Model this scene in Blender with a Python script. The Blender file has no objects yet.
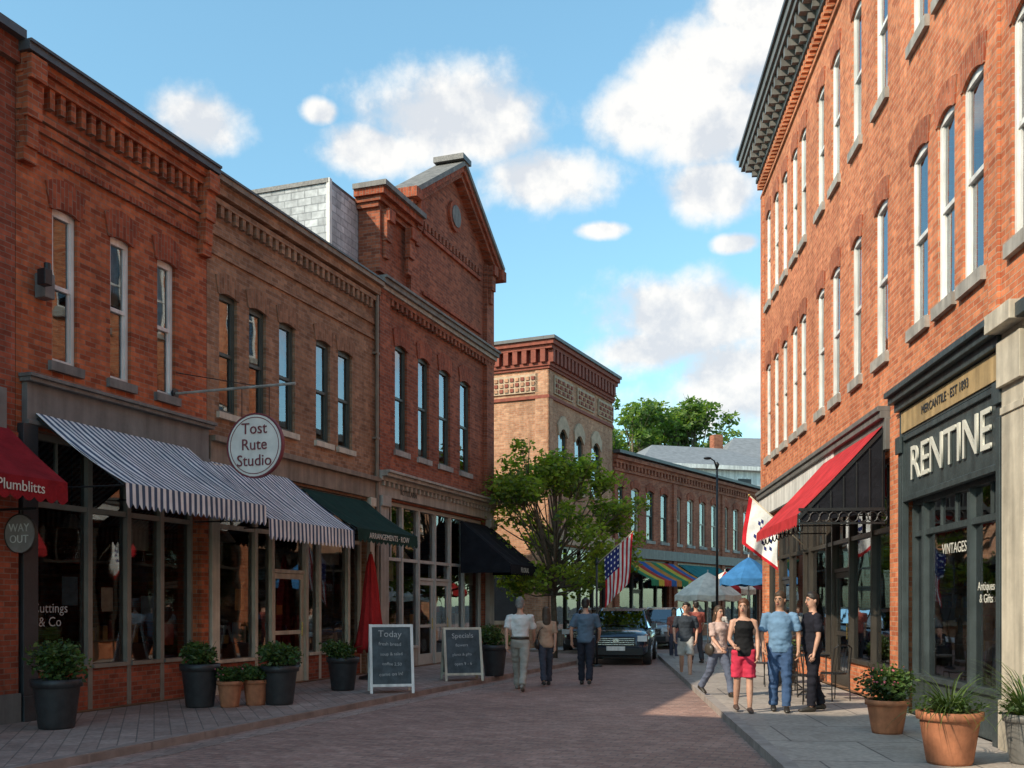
import bpy, math, random
from mathutils import Vector, Matrix, noise
random.seed(7)
scene=bpy.context.scene
R=math.radians
COL=scene.collection

# ------------------------------------------------------------------ materials
MATS={}
def new_mat(name):
    m=bpy.data.materials.new(name); m.use_nodes=True
    nt=m.node_tree; b=nt.nodes['Principled BSDF']
    return m,nt,b
def N(nt,t,**kw):
    n=nt.nodes.new(t)
    for k,v in kw.items(): setattr(n,k,v)
    return n
def mix_rgb(nt,fac,a,b,blend='MIX'):
    n=nt.nodes.new('ShaderNodeMix'); n.data_type='RGBA'; n.blend_type=blend
    for sock,val in ((n.inputs[0],fac),(n.inputs[6],a),(n.inputs[7],b)):
        if hasattr(val,'is_linked'): nt.links.new(val,sock)
        elif isinstance(val,(int,float)): sock.default_value=val
        else: sock.default_value=(val[0],val[1],val[2],1)
    return n.outputs[2]
def math_n(nt,op,a,b=None,c=None,clamp=False):
    n=nt.nodes.new('ShaderNodeMath'); n.operation=op; n.use_clamp=clamp
    for i,v in enumerate((a,b,c)):
        if v is None: continue
        if hasattr(v,'is_linked'): nt.links.new(v,n.inputs[i])
        else: n.inputs[i].default_value=v
    return n.outputs[0]
def noise_n(nt,vec,scale,detail=4,rough=.55):
    n=nt.nodes.new('ShaderNodeTexNoise'); n.inputs['Scale'].default_value=scale
    n.inputs['Detail'].default_value=detail; n.inputs['Roughness'].default_value=rough
    nt.links.new(vec,n.inputs['Vector']); return n.outputs[0]
def remap(nt,v,a,b,c,d):
    n=nt.nodes.new('ShaderNodeMapRange'); nt.links.new(v,n.inputs[0])
    n.inputs[1].default_value=a;n.inputs[2].default_value=b;n.inputs[3].default_value=c;n.inputs[4].default_value=d
    return n.outputs[0]
def bump(nt,b,h,strength=.3,dist=.01):
    n=nt.nodes.new('ShaderNodeBump'); n.inputs['Strength'].default_value=strength; n.inputs['Distance'].default_value=dist
    nt.links.new(h,n.inputs['Height']); nt.links.new(n.outputs[0],b.inputs['Normal'])
def objco(nt): return N(nt,'ShaderNodeTexCoord').outputs['Object']

def mat(name,col,rough=.6,var=.18,scale=6,metal=0,bmp=.08,spec=.5,streak=False):
    if name in MATS: return MATS[name]
    m,nt,b=new_mat(name); co=objco(nt)
    n=noise_n(nt,co,scale,4)
    f=remap(nt,n,.3,.7,1-var,1+var)
    c=mix_rgb(nt,1,(col[0],col[1],col[2]),f,'MULTIPLY')
    if streak:
        mp=N(nt,'ShaderNodeMapping'); mp.inputs['Scale'].default_value=(7,7,.5); nt.links.new(co,mp.inputs[0])
        s=noise_n(nt,mp.outputs[0],1,4); c=mix_rgb(nt,1,c,remap(nt,s,.35,.65,.72,1.08),'MULTIPLY')
    nt.links.new(c,b.inputs['Base Color'])
    n2=noise_n(nt,co,scale*7,2)
    nt.links.new(remap(nt,n2,.3,.7,max(0.03,rough-.1),min(1,rough+.1)),b.inputs['Roughness'])
    b.inputs['Metallic'].default_value=metal
    b.inputs['Specular IOR Level'].default_value=spec
    if bmp: bump(nt,b,n2,bmp*2,.01)
    MATS[name]=m; return m

def brick(name,c1,c2,mortar,bw=.215,bh=.075,ms=.007,vert=False,dirt=.3):
    if name in MATS: return MATS[name]
    m,nt,b=new_mat(name); co=objco(nt)
    sp=N(nt,'ShaderNodeSeparateXYZ'); nt.links.new(co,sp.inputs[0])
    xy=math_n(nt,'ADD',sp.outputs[0],sp.outputs[1])
    cb=N(nt,'ShaderNodeCombineXYZ')
    if vert: nt.links.new(sp.outputs[2],cb.inputs[0]); nt.links.new(xy,cb.inputs[1])
    else: nt.links.new(xy,cb.inputs[0]); nt.links.new(sp.outputs[2],cb.inputs[1])
    br=N(nt,'ShaderNodeTexBrick'); nt.links.new(cb.outputs[0],br.inputs['Vector'])
    br.inputs['Color1'].default_value=(*c1,1); br.inputs['Color2'].default_value=(*c2,1); br.inputs['Mortar'].default_value=(*mortar,1)
    br.inputs['Scale'].default_value=1; br.inputs['Mortar Size'].default_value=ms; br.inputs['Mortar Smooth'].default_value=.3
    br.inputs['Brick Width'].default_value=bw; br.inputs['Row Height'].default_value=bh
    n1=noise_n(nt,co,.55,4,.6); n2=noise_n(nt,co,9,3)
    c=mix_rgb(nt,1,br.outputs[0],remap(nt,n1,.3,.7,1-dirt,1+dirt*.55),'MULTIPLY')
    c=mix_rgb(nt,1,c,remap(nt,n2,.3,.7,.8,1.18),'MULTIPLY')
    mp=N(nt,'ShaderNodeMapping'); mp.inputs['Scale'].default_value=(3.5,3.5,.35); nt.links.new(co,mp.inputs[0])
    s=noise_n(nt,mp.outputs[0],1,4); c=mix_rgb(nt,1,c,remap(nt,s,.35,.68,.8,1.06),'MULTIPLY')
    n3=noise_n(nt,co,1.3,5,.7); c=mix_rgb(nt,remap(nt,n3,.6,.8,0,.3),c,(mortar[0]*1.1,mortar[1]*1.1,mortar[2]*1.1))
    nt.links.new(c,b.inputs['Base Color']); b.inputs['Roughness'].default_value=.88
    b.inputs['Specular IOR Level'].default_value=.25
    h=math_n(nt,'SUBTRACT',n2,br.outputs[1]); bump(nt,b,h,.5,.012)
    MATS[name]=m; return m

def glass(name,tint=(.75,.8,.8),base=.1,rough=.02):
    if name in MATS: return MATS[name]
    m=bpy.data.materials.new(name); m.use_nodes=True; nt=m.node_tree; nt.nodes.clear()
    o=N(nt,'ShaderNodeOutputMaterial'); mx=N(nt,'ShaderNodeMixShader')
    t=N(nt,'ShaderNodeBsdfTransparent'); t.inputs[0].default_value=(*tint,1)
    g=N(nt,'ShaderNodeBsdfGlossy'); g.inputs['Roughness'].default_value=rough; g.inputs[0].default_value=(.9,.93,.97,1)
    fr=N(nt,'ShaderNodeFresnel'); fr.inputs[0].default_value=1.55
    bp=N(nt,'ShaderNodeBump'); bp.inputs['Strength'].default_value=.14; bp.inputs['Distance'].default_value=.02
    co=objco(nt); nt.links.new(noise_n(nt,co,1.6,1),bp.inputs['Height'])
    nt.links.new(bp.outputs[0],g.inputs['Normal'])
    f=math_n(nt,'MULTIPLY_ADD',fr.outputs[0],1.3,base,True)
    nt.links.new(f,mx.inputs[0]); nt.links.new(t.outputs[0],mx.inputs[1]); nt.links.new(g.outputs[0],mx.inputs[2])
    nt.links.new(mx.outputs[0],o.inputs[0]); MATS[name]=m; return m

def leafmat(name,col,trans=.5):
    if name in MATS: return MATS[name]
    m=bpy.data.materials.new(name); m.use_nodes=True; nt=m.node_tree; b=nt.nodes['Principled BSDF']; o=nt.nodes['Material Output']
    co=objco(nt); n=noise_n(nt,co,2.5,2)
    c=mix_rgb(nt,1,col,remap(nt,n,.3,.7,.6,1.4),'MULTIPLY'); nt.links.new(c,b.inputs['Base Color'])
    b.inputs['Roughness'].default_value=.55
    t=N(nt,'ShaderNodeBsdfTranslucent'); c2=mix_rgb(nt,1,c,(1.7,1.75,.5),'MULTIPLY'); nt.links.new(c2,t.inputs[0])
    mx=N(nt,'ShaderNodeMixShader'); mx.inputs[0].default_value=trans
    nt.links.new(b.outputs[0],mx.inputs[1]); nt.links.new(t.outputs[0],mx.inputs[2]); nt.links.new(mx.outputs[0],o.inputs[0])
    MATS[name]=m; return m

def stripes(name,c1,c2,period,axis=0):
    if name in MATS: return MATS[name]
    m,nt,b=new_mat(name); co=objco(nt)
    sp=N(nt,'ShaderNodeSeparateXYZ'); nt.links.new(co,sp.inputs[0])
    fr=math_n(nt,'FRACT',math_n(nt,'DIVIDE',sp.outputs[axis],period)); st=math_n(nt,'GREATER_THAN',fr,.5)
    c=mix_rgb(nt,st,c1,c2); n=noise_n(nt,co,3,4)
    c=mix_rgb(nt,1,c,remap(nt,n,.3,.7,.8,1.1),'MULTIPLY'); nt.links.new(c,b.inputs['Base Color'])
    b.inputs['Roughness'].default_value=.85; b.inputs['Specular IOR Level'].default_value=.2
    bump(nt,b,noise_n(nt,co,2.2,2),.4,.05)
    MATS[name]=m; return m
def fabric(name,col):
    if name in MATS: return MATS[name]
    m,nt,b=new_mat(name); co=objco(nt)
    n=noise_n(nt,co,3.5,4); c=mix_rgb(nt,1,col,remap(nt,n,.3,.7,.72,1.15),'MULTIPLY'); nt.links.new(c,b.inputs['Base Color'])
    b.inputs['Roughness'].default_value=.9; b.inputs['Specular IOR Level'].default_value=.15
    bump(nt,b,noise_n(nt,co,7,3),.5,.04)
    MATS[name]=m; return m

# ------------------------------------------------------------------ mesh builder
class MB:
    def __init__(s): s.v=[];s.f=[];s.m=[];s.mats=[]
    def mi(s,m):
        if m not in s.mats: s.mats.append(m)
        return s.mats.index(m)
    def poly(s,pts,m):
        b=len(s.v); s.v+= [tuple(p) for p in pts]; s.f.append(tuple(range(b,b+len(pts)))); s.m.append(s.mi(m))
    def box(s,x0,y0,z0,x1,y1,z1,m,M=None):
        b=len(s.v); c=[(x0,y0,z0),(x1,y0,z0),(x1,y1,z0),(x0,y1,z0),(x0,y0,z1),(x1,y0,z1),(x1,y1,z1),(x0,y1,z1)]
        if M: c=[tuple(M@Vector(p)) for p in c]
        s.v+=c; i=s.mi(m)
        for f in ((0,3,2,1),(4,5,6,7),(0,1,5,4),(1,2,6,5),(2,3,7,6),(3,0,4,7)):
            s.f.append(tuple(b+k for k in f)); s.m.append(i)
    def prism(s,pts,y0,y1,m,M=None):
        n=len(pts); b=len(s.v); c=[(p[0],y0,p[1]) for p in pts]+[(p[0],y1,p[1]) for p in pts]
        if M: c=[tuple(M@Vector(p)) for p in c]
        s.v+=c; i=s.mi(m)
        s.f.append(tuple(b+k for k in range(n))); s.m.append(i)
        s.f.append(tuple(b+n+k for k in reversed(range(n)))); s.m.append(i)
        for k in range(n):
            k2=(k+1)%n; s.f.append((b+k,b+n+k,b+n+k2,b+k2)); s.m.append(i)
    def beam(s,p0,p1,w,h,m):
        p0=Vector(p0);p1=Vector(p1);d=p1-p0;L=d.length
        q=d.to_track_quat('X','Z'); M=Matrix.Translation(p0)@q.to_matrix().to_4x4()
        s.box(0,-w/2,-h/2,L,w/2,h/2,m,M)
    def tube(s,pts,rad,n,m,lat=None,cap=True):
        pts=[Vector(p) for p in pts]; b=len(s.v); i=s.mi(m); k=len(pts); prev=None
        for j,p in enumerate(pts):
            t=(pts[min(j+1,k-1)]-pts[max(j-1,0)]).normalized()
            l=Vector(lat) if lat else (prev if prev else (Vector((1,0,0)) if abs(t.x)<.9 else Vector((0,1,0))))
            a=(l-t*l.dot(t)).normalized(); prev=a; c=t.cross(a)
            r=rad[j]; ra,rb=(r if isinstance(r,tuple) else (r,r))
            for q in range(n):
                th=2*math.pi*q/n; s.v.append(tuple(p+a*(ra*math.cos(th))+c*(rb*math.sin(th))))
        for j in range(k-1):
            for q in range(n):
                q2=(q+1)%n; s.f.append((b+j*n+q,b+j*n+q2,b+(j+1)*n+q2,b+(j+1)*n+q)); s.m.append(i)
        if cap:
            s.f.append(tuple(b+q for q in reversed(range(n)))); s.m.append(i)
            s.f.append(tuple(b+(k-1)*n+q for q in range(n))); s.m.append(i)
    def cyl(s,p0,p1,r,m,n=12,r1=None): s.tube([p0,p1],[r,r if r1 is None else r1],n,m)
    def lathe(s,prof,cx,cy,m,n=20):
        b=len(s.v); i=s.mi(m)
        for r,z in prof:
            for q in range(n):
                th=2*math.pi*q/n; s.v.append((cx+r*math.cos(th),cy+r*math.sin(th),z))
        for j in range(len(prof)-1):
            for q in range(n):
                q2=(q+1)%n; s.f.append((b+j*n+q,b+j*n+q2,b+(j+1)*n+q2,b+(j+1)*n+q)); s.m.append(i)
    def ell(s,c,r,m,n=10,k=6):
        b=len(s.v); i=s.mi(m)
        for j in range(k+1):
            ph=math.pi*j/k
            for q in range(n):
                th=2*math.pi*q/n; s.v.append((c[0]+r[0]*math.sin(ph)*math.cos(th),c[1]+r[1]*math.sin(ph)*math.sin(th),c[2]+r[2]*math.cos(ph)))
        for j in range(k):
            for q in range(n):
                q2=(q+1)%n; s.f.append((b+j*n+q,b+(j+1)*n+q,b+(j+1)*n+q2,b+j*n+q2)); s.m.append(i)
    def build(s,name,parent=None,smooth=False,bevel=0):
        me=bpy.data.meshes.new(name); me.from_pydata(s.v,[],s.f)
        for m in s.mats: me.materials.append(m)
        me.polygons.foreach_set('material_index',s.m)
        if smooth: me.polygons.foreach_set('use_smooth',[True]*len(s.f))
        me.update(); ob=bpy.data.objects.new(name,me); COL.objects.link(ob)
        if parent: ob.parent=parent
        if bevel:
            bv=ob.modifiers.new('b','BEVEL'); bv.width=bevel; bv.segments=2; bv.limit_method='ANGLE'
        return ob
def empty(name,loc=(0,0,0),rz=0,sc=1):
    e=bpy.data.objects.new(name,None); COL.objects.link(e); e.location=loc; e.rotation_euler=(0,0,rz); e.scale=(sc,sc,sc); e.empty_display_size=.2
    return e
def text(s,parent,loc,size,m,rz=0,name='lettering',ext=.006,align='CENTER',sx=1,rx=90):
    c=bpy.data.curves.new(name,'FONT'); c.body=s; c.size=size; c.extrude=ext; c.align_x=align; c.align_y='CENTER'; c.resolution_u=3
    c.materials.append(m); o=bpy.data.objects.new(name,c); COL.objects.link(o); o.parent=parent
    o.location=loc; o.rotation_euler=(R(rx),0,rz); o.scale=(sx,1,1); return o

# palette
B1=brick('brick_red',(.29,.062,.026),(.60,.165,.068),(.32,.19,.13))
B0=brick('brick_dark_red',(.22,.052,.028),(.42,.105,.055),(.26,.16,.12))
B2=brick('brick_brown',(.25,.125,.07),(.44,.24,.14),(.33,.24,.18))
B3=brick('brick_deep',(.22,.06,.032),(.43,.13,.065),(.26,.16,.12))
BR=brick('brick_orange',(.48,.13,.058),(.74,.26,.12),(.5,.33,.22),dirt=.18)
B4=brick('brick_tan',(.46,.215,.12),(.62,.34,.2),(.46,.34,.25))
B5=brick('brick_row',(.32,.09,.05),(.50,.17,.09),(.34,.22,.16))
BG=brick('brick_painted_grey',(.42,.43,.44),(.6,.61,.62),(.33,.34,.35),bw=.35,bh=.17,ms=.014)
S1=brick('soldier_red',(.25,.05,.024),(.46,.11,.05),(.28,.17,.12),vert=True)
SR=brick('soldier_orange',(.36,.085,.04),(.54,.16,.075),(.38,.25,.17),vert=True)
S2=brick('soldier_brown',(.23,.11,.06),(.38,.19,.11),(.3,.22,.16),vert=True)
STONE=mat('stone_grey',(.37,.34,.30),.8,.2,5,streak=True)
STONED=mat('stone_dark',(.19,.175,.16),.75,.2,5,streak=True)
COPE=mat('metal_coping',(.08,.08,.082),.5,.2,4)
COPEB=mat('coping_tan',(.25,.19,.14),.7,.2,4,streak=True)
WHITE=mat('white_paint',(.76,.74,.70),.5,.1,4,streak=True)
CREAM=mat('cream_paint',(.57,.5,.39),.55,.15,4,streak=True)
GREYP=mat('grey_paint',(.16,.155,.145),.55,.15,4,streak=True)
CHAR=mat('charcoal_paint',(.04,.042,.045),.45,.2,4)
TEAL=mat('slate_teal_paint',(.048,.062,.064),.45,.2,4,streak=True)
TAN=mat('gold_tan_paint',(.42,.29,.14),.55,.2,3,streak=True)
BRONZE=mat('dark_bronze',(.05,.042,.034),.4,.2,5)
BLACK=mat('black_iron',(.017,.017,.018),.4,.2,10)
DARKR=mat('interior_dark',(.06,.05,.042),.9,.3,2)
WOOD=mat('interior_wood',(.2,.11,.06),.6,.3,3)
ROOFM=mat('flat_roof',(.12,.12,.12),.9,.2,2)
CURT=mat('curtain_cloth',(.58,.56,.5),.9,.15,8)
TERRA=mat('terracotta',(.46,.175,.085),.8,.22,9,streak=True)
POTB=mat('pot_charcoal',(.032,.032,.034),.5,.3,8)
SOIL=mat('soil',(.04,.025,.015),.95,.3,20)
BARK=mat('bark',(.13,.10,.07),.9,.35,9,bmp=.3)
CHALK=mat('chalk',(.42,.42,.41),.9,.3,30)
BOARD=mat('chalkboard_slate',(.05,.066,.075),.7,.5,5)
G1=glass('window_glass',(.6,.65,.68),.12); G2=glass('shop_glass',(.62,.66,.66),.05)
GOLDL=mat('lettering_pale',(.62,.6,.52),.5,.1,5)
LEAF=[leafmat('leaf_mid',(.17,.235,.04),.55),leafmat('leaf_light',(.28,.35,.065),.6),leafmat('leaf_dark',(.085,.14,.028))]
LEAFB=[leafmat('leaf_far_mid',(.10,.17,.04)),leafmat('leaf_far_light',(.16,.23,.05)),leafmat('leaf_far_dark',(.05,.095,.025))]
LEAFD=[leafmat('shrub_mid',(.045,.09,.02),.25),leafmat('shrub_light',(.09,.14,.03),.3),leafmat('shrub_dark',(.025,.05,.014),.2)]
PAPER=[mat('poster_%d'%i,c,.8,.25,9) for i,c in enumerate([(.6,.58,.52),(.5,.3,.1),(.15,.25,.35),(.45,.08,.06)])]

# ------------------------------------------------------------------ architecture helpers
def wall(mb,x0,x1,z0,z1,ops,m,y=0,rev=.2,rm=None):
    rm=rm or m
    xs=sorted(set([x0,x1]+[o[0] for o in ops]+[o[1] for o in ops])); zs=sorted(set([z0,z1]+[o[2] for o in ops]+[o[3] for o in ops]))
    for i in range(len(xs)-1):
        for j in range(len(zs)-1):
            cx=(xs[i]+xs[i+1])/2; cz=(zs[j]+zs[j+1])/2
            if any(o[0]<cx<o[1] and o[2]<cz<o[3] for o in ops): continue
            mb.poly([(xs[i],y,zs[j]),(xs[i+1],y,zs[j]),(xs[i+1],y,zs[j+1]),(xs[i],y,zs[j+1])],m)
    for a,b,c,d in ops:
        mb.poly([(a,y,c),(a,y+rev,c),(a,y+rev,d),(a,y,d)],rm); mb.poly([(b,y,c),(b,y,d),(b,y+rev,d),(b,y+rev,c)],rm)
        mb.poly([(a,y,d),(a,y+rev,d),(b,y+rev,d),(b,y,d)],rm); mb.poly([(a,y,c),(b,y,c),(b,y+rev,c),(a,y+rev,c)],rm)
WY=.06
def window(fr,gl,x0,x1,z0,z1,fm,y=None,cur=True,g=None,split=.5):
    y=WY if y is None else y
    g=g or G1; w=.055; e=.003
    x0+=e;x1-=e;z0+=e;z1-=e
    fr.box(x0,y,z0,x0+w,y+.09,z1,fm); fr.box(x1-w,y,z0,x1,y+.09,z1,fm)
    fr.box(x0+w,y+.002,z1-w*2,x1-w,y+.088,z1,fm); fr.box(x0+w,y+.002,z0,x1-w,y+.088,z0+w*1.3,fm)
    zm=z0+(z1-z0)*split; fr.box(x0+w,y+.012,zm-.03,x1-w,y+.078,zm+.03,fm)
    for xa in (x0+w,x1-w-.035): 
        fr.box(xa,y+.03,z0+w*1.3,xa+.035,y+.07,zm-.03,fm); fr.box(xa,y+.015,zm+.03,xa+.035,y+.055,z1-w*2,fm)
    def q(ya,za,zb): 
        t=random.uniform(-.004,.004)
        gl.poly([(x0+w,ya+t,za),(x1-w,ya-t,za),(x1-w,ya-t+.003,zb),(x0+w,ya+t+.003,zb)],g)
    q(y+.055,z0+w,zm-.02); q(y+.04,zm+.02,z1-w)
    if cur:
        r=random.random()
        if r<.55:
            zz=z1-(z1-z0)*random.choice([.3,.45,.5,.62,.8]); gl.poly([(x0+.03,y+.16,zz),(x1-.03,y+.16,zz),(x1-.03,y+.16,z1),(x0+.03,y+.16,z1)],CURT)
        elif r<.8:
            ww=(x1-x0)*.28
            gl.poly([(x0+.02,y+.18,z0),(x0+ww,y+.17,z0),(x0+ww*.8,y+.17,z1),(x0+.02,y+.18,z1)],CURT)
            gl.poly([(x1-ww,y+.17,z0),(x1-.02,y+.18,z0),(x1-.02,y+.18,z1),(x1-ww*.8,y+.17,z1)],CURT)
def lintel(mb,x0,x1,z1,m,h=.26,rise=.12,pr=.025,ov=.1,seg=.09):
    n=8; top=[]
    for i in range(n+1):
        t=i/n; x=x1+ov-(x1-x0+2*ov)*t; top.append((x,z1+h+rise*(1-(2*t-1)**2)))
    bot=[]
    for i in range(n+1):
        t=i/n; x=x0+(x1-x0)*t; bot.append((x,z1-seg*(2*t-1)**2-.003))
    mb.prism([(x0-ov*.4,z1-seg)]+bot+[(x1+ov*.4,z1-seg)]+top,-pr,.026,m)
def sill(mb,x0,x1,z0,m,h=.13): mb.box(x0-.08,-.07,z0-h,x1+.08,.03,z0+.004,m)
BACKW=mat('shop_back_wall',(.2,.15,.1),.9,.25,2)
def shell(par,x0,x1,D,z,m,zs=4.55,front=.25,zmid=None):
    mb=MB(); t=.22
    mb.box(x0+.004,.004,-.1,x0+t,D,z,m); mb.box(x1-t,.004,-.1,x1-.004,D,z,m); mb.box(x0+t,D-t,-.1,x1-t,D-.004,z,m)
    mb.box(x0+t,.02,z-.5,x1-t,D-t,z-.35,ROOFM)
    mb.box(x0+t,front,zs-.02,x1-t,D-t,zs+.2,DARKR)
    mb.box(x0+t,front-.2,-.12,x1-t,D-t,.02,WOOD)
    if zmid: mb.box(x0+t,front,zmid,x1-t,D-t,zmid+.2,DARKR)
    mb.box(x0+t,3.4,zs+.2,x1-t,3.5,z-.5,DARKR); mb.box(x0+t,4.2,.02,x1-t,4.3,zs-.02,BACKW)
    return mb.build('walls_and_roof',par)
def goods(par,x0,x1,seed,dens=1.0):
    rd=random.Random(seed); mb=MB()
    cols=[mat('goods_%d'%i,c,.6,.3,12) for i,c in enumerate([(.6,.55,.45),(.4,.07,.05),(.08,.2,.34),(.55,.38,.14),(.14,.28,.12),(.7,.68,.65),(.3,.16,.1)])]
    x=x0+.15
    while x<x1-.5:
        w=rd.uniform(.5,1.0)
        if rd.random()<.85*dens:
            y=rd.uniform(.5,1.2); h=rd.uniform(.7,1.1)
            mb.box(x,y,.03,x+w,y+.5,h,WOOD)
            for k in range(6):
                a=x+rd.uniform(0,w-.15); s=rd.uniform(.07,.16); hh=rd.uniform(.12,.45); c=rd.choice(cols)
                if rd.random()<.5: mb.box(a,y+.05+.05*k,h+.003,a+s,y+.1+.05*k+s*.6,h+hh,c)
                else: mb.lathe([(.0,h+.003),(s*.5,h+.003),(s*.62,h+hh*.5),(s*.3,h+hh*.85),(s*.34,h+hh),(0,h+hh)],a,y+.2+.04*k,c,10)
        x+=w+rd.uniform(.1,.4)
    for z in (1.0,1.5,2.0,2.5):
        mb.box(x0+.3,3.8,z,x1-.3,4.15,z+.04,WOOD)
        xx=x0+.35
        while xx<x1-.5:
            s=rd.uniform(.08,.22); mb.box(xx,3.88,z+.042,xx+s,4.05,z+.04+rd.uniform(.12,.36),rd.choice(cols)); xx+=s+rd.uniform(.02,.2)
    for k in range(max(2,int((x1-x0)/1.6))):
        xx=x0+.6+k*1.6; mb.cyl((xx,1.4,3.0),(xx,1.4,4.4),.012,BLACK,6); mb.lathe([(.05,3.1),(.2,2.9),(.19,2.88)],xx,1.4,cols[5],12)
    mb.build('shop_contents',par)
def shopfront(par,x0,x1,zt,bays,fm,bulkm,bulk=.65,trans=3.0,y=.14,g=None,seed=1,good=True):
    g=g or G2; fr=MB(); gl=MB(); W=sum(b[0] for b in bays); x=x0; p=.045; rd=random.Random(seed*3+1)
    fr.box(x0,y-.02,zt-.09,x1,y+.1,zt-.002,fm)
    for w,t in bays:
        a=x; bx=x+(x1-x0)*w/W; x=bx
        fr.box(a,y-.03,0.004,a+p,y+.11,zt-.09,fm); fr.box(bx-p,y-.03,0.004,bx-.002,y+.11,zt-.09,fm)
        A=a+p;B=bx-p
        fr.box(A,y-.01,trans,B,y+.09,trans+.08,fm)
        gl.poly([(A,y+.05,trans+.08),(B,y+.05,trans+.08),(B,y+.05,zt-.09),(A,y+.05,zt-.09)],g)
        n=max(1,int((B-A)/.5))
        for k in range(1,n):
            xx=A+(B-A)*k/n; fr.box(xx-.015,y+.02,trans+.08,xx+.015,y+.08,zt-.09,fm)
        if t=='w':
            fr.box(A,y-.02,0.004,B,y+.2,bulk-.06,bulkm); fr.box(A-.01,y-.07,bulk-.06,B+.01,y+.22,bulk,fm)
            gl.poly([(A,y+.05,bulk),(B,y+.053,bulk),(B,y+.053,trans),(A,y+.05,trans)],g)
            if rd.random()<.6 and B-A>.5:
                for k in range(rd.choice([1,2])):
                    pw=rd.uniform(.2,.34); px=rd.uniform(A+.03,B-pw-.03); pz=rd.uniform(bulk+.1,1.7); mm=rd.choice(PAPER)
                    gl.poly([(px,y+.07+k*.004,pz),(px+pw,y+.07+k*.004,pz),(px+pw,y+.07+k*.004,pz+pw*1.35),(px,y+.07+k*.004,pz+pw*1.35)],mm)
            if rd.random()<.5:
                gl.poly([(A+.02,y+.2,trans-.5),(B-.02,y+.2,trans-.5),(B-.02,y+.2,trans),(A+.02,y+.2,trans)],CURT)
        elif t=='d':
            dz=2.25; yy=y+.03
            fr.box(A,yy-.02,dz,B,yy+.07,dz+.07,fm)
            gl.poly([(A,yy+.04,dz+.07),(B,yy+.04,dz+.07),(B,yy+.04,trans),(A,yy+.04,trans)],g)
            fr.box(A+.01,yy,0.02,A+.11,yy+.05,dz-.01,fm); fr.box(B-.11,yy,0.02,B-.01,yy+.05,dz-.01,fm)
            fr.box(A+.11,yy+.002,0.02,B-.11,yy+.048,.3,fm); fr.box(A+.11,yy+.002,dz-.12,B-.11,yy+.048,dz-.01,fm); fr.box(A+.11,yy+.002,1.0,B-.11,yy+.048,1.08,fm)
            gl.poly([(A+.1,yy+.025,.3),(B-.1,yy+.025,.3),(B-.1,yy+.025,dz-.12),(A+.1,yy+.025,dz-.12)],g)
            gl.poly([(A+.2,yy+.035,1.4),(A+.42,yy+.035,1.4),(A+.42,yy+.035,1.6),(A+.2,yy+.035,1.6)],PAPER[seed%4])
            fr.cyl((B-.15,yy-.05,.95),(B-.15,yy-.05,1.25),.012,mat('brass',(.5,.35,.12),.3,.1,5,metal=1),8)
    fr.build('shopfront_frame',par); gl.build('shopfront_glass',par)
    if good: goods(par,x0,x1,seed)
def awning(par,x0,x1,zt,zf,d,val,m,vm=None,name='awning',y0=-.06,scal=.18,frame=True,sides=False,cols=None):
    vm=vm or m; mb=MB(); n=max(6,int((x1-x0)/.3)); k=6
    def pt(x,t,off=0):
        sag=-.05*math.sin(math.pi*t)*(1+.5*math.sin(x*9)); return (x,y0-d*t,zt+(zf-zt)*t+sag+off)
    for i in range(n):
        xa=x0+(x1-x0)*i/n; xb=x0+(x1-x0)*(i+1)/n
        mm=m if not cols else cols[int(i/2)%len(cols)]
        for j in range(k):
            mb.poly([pt(xa,j/k),pt(xa,(j+1)/k),pt(xb,(j+1)/k),pt(xb,j/k)],mm)
    ns=max(3,int((x1-x0)/scal))
    for i in range(ns):
        xa=x0+(x1-x0)*i/ns; xb=x0+(x1-x0)*(i+1)/ns; w=xb-xa
        mm=vm if not cols else cols[int(i*n/ns/2)%len(cols)]
        yy=y0-d-.005; pts=[(xb,yy,zf),(xa,yy,zf),(xa,yy-.01,zf-val*.8)]
        for q in range(1,6): pts.append((xa+w*q/6,yy-.01-.006*math.sin(i),zf-val*.8-val*.2*math.sin(math.pi*q/6)))
        pts.append((xb,yy-.01,zf-val*.8)); mb.poly(pts[::-1],mm)
    for xs in (x0,x1):
        if sides: mb.poly([(xs,y0-d,zf),(xs,y0-d,zf-val*.8),(xs,y0,zf-val*.8),(xs,y0,zt)],vm)
    mb.build(name+'_canvas',par)
    f=MB()
    nn=max(2,int((x1-x0)/1.4))
    for i in range(nn+1):
        xx=x0+.03+(x1-x0-.06)*i/nn
        f.cyl((xx,y0,zt-.08),(xx,y0-d+.02,zf-.05),.014,BLACK,6); f.cyl((xx,y0,zf-.02),(xx,y0-d+.02,zf-.03),.014,BLACK,6)
    f.cyl((x0,y0-d+.02,zf-.03),(x1,y0-d+.02,zf-.03),.016,BLACK,6); f.cyl((x0,y0,zt-.05),(x1,y0,zt-.05),.03,BLACK,6)
    f.build(name+'_frame',par)

# ------------------------------------------------------------------ frames
LD=(.337,.9415); LA=math.atan2(.9415,.337); LO=(-6.8,13.7)
def Lp(x,y=0): return (LO[0]+LD[0]*x-LD[1]*y, LO[1]+LD[1]*x+LD[0]*y)
def Lloc(x,y=0,z=0): p=Lp(x,y); return (p[0],p[1],z)

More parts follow.
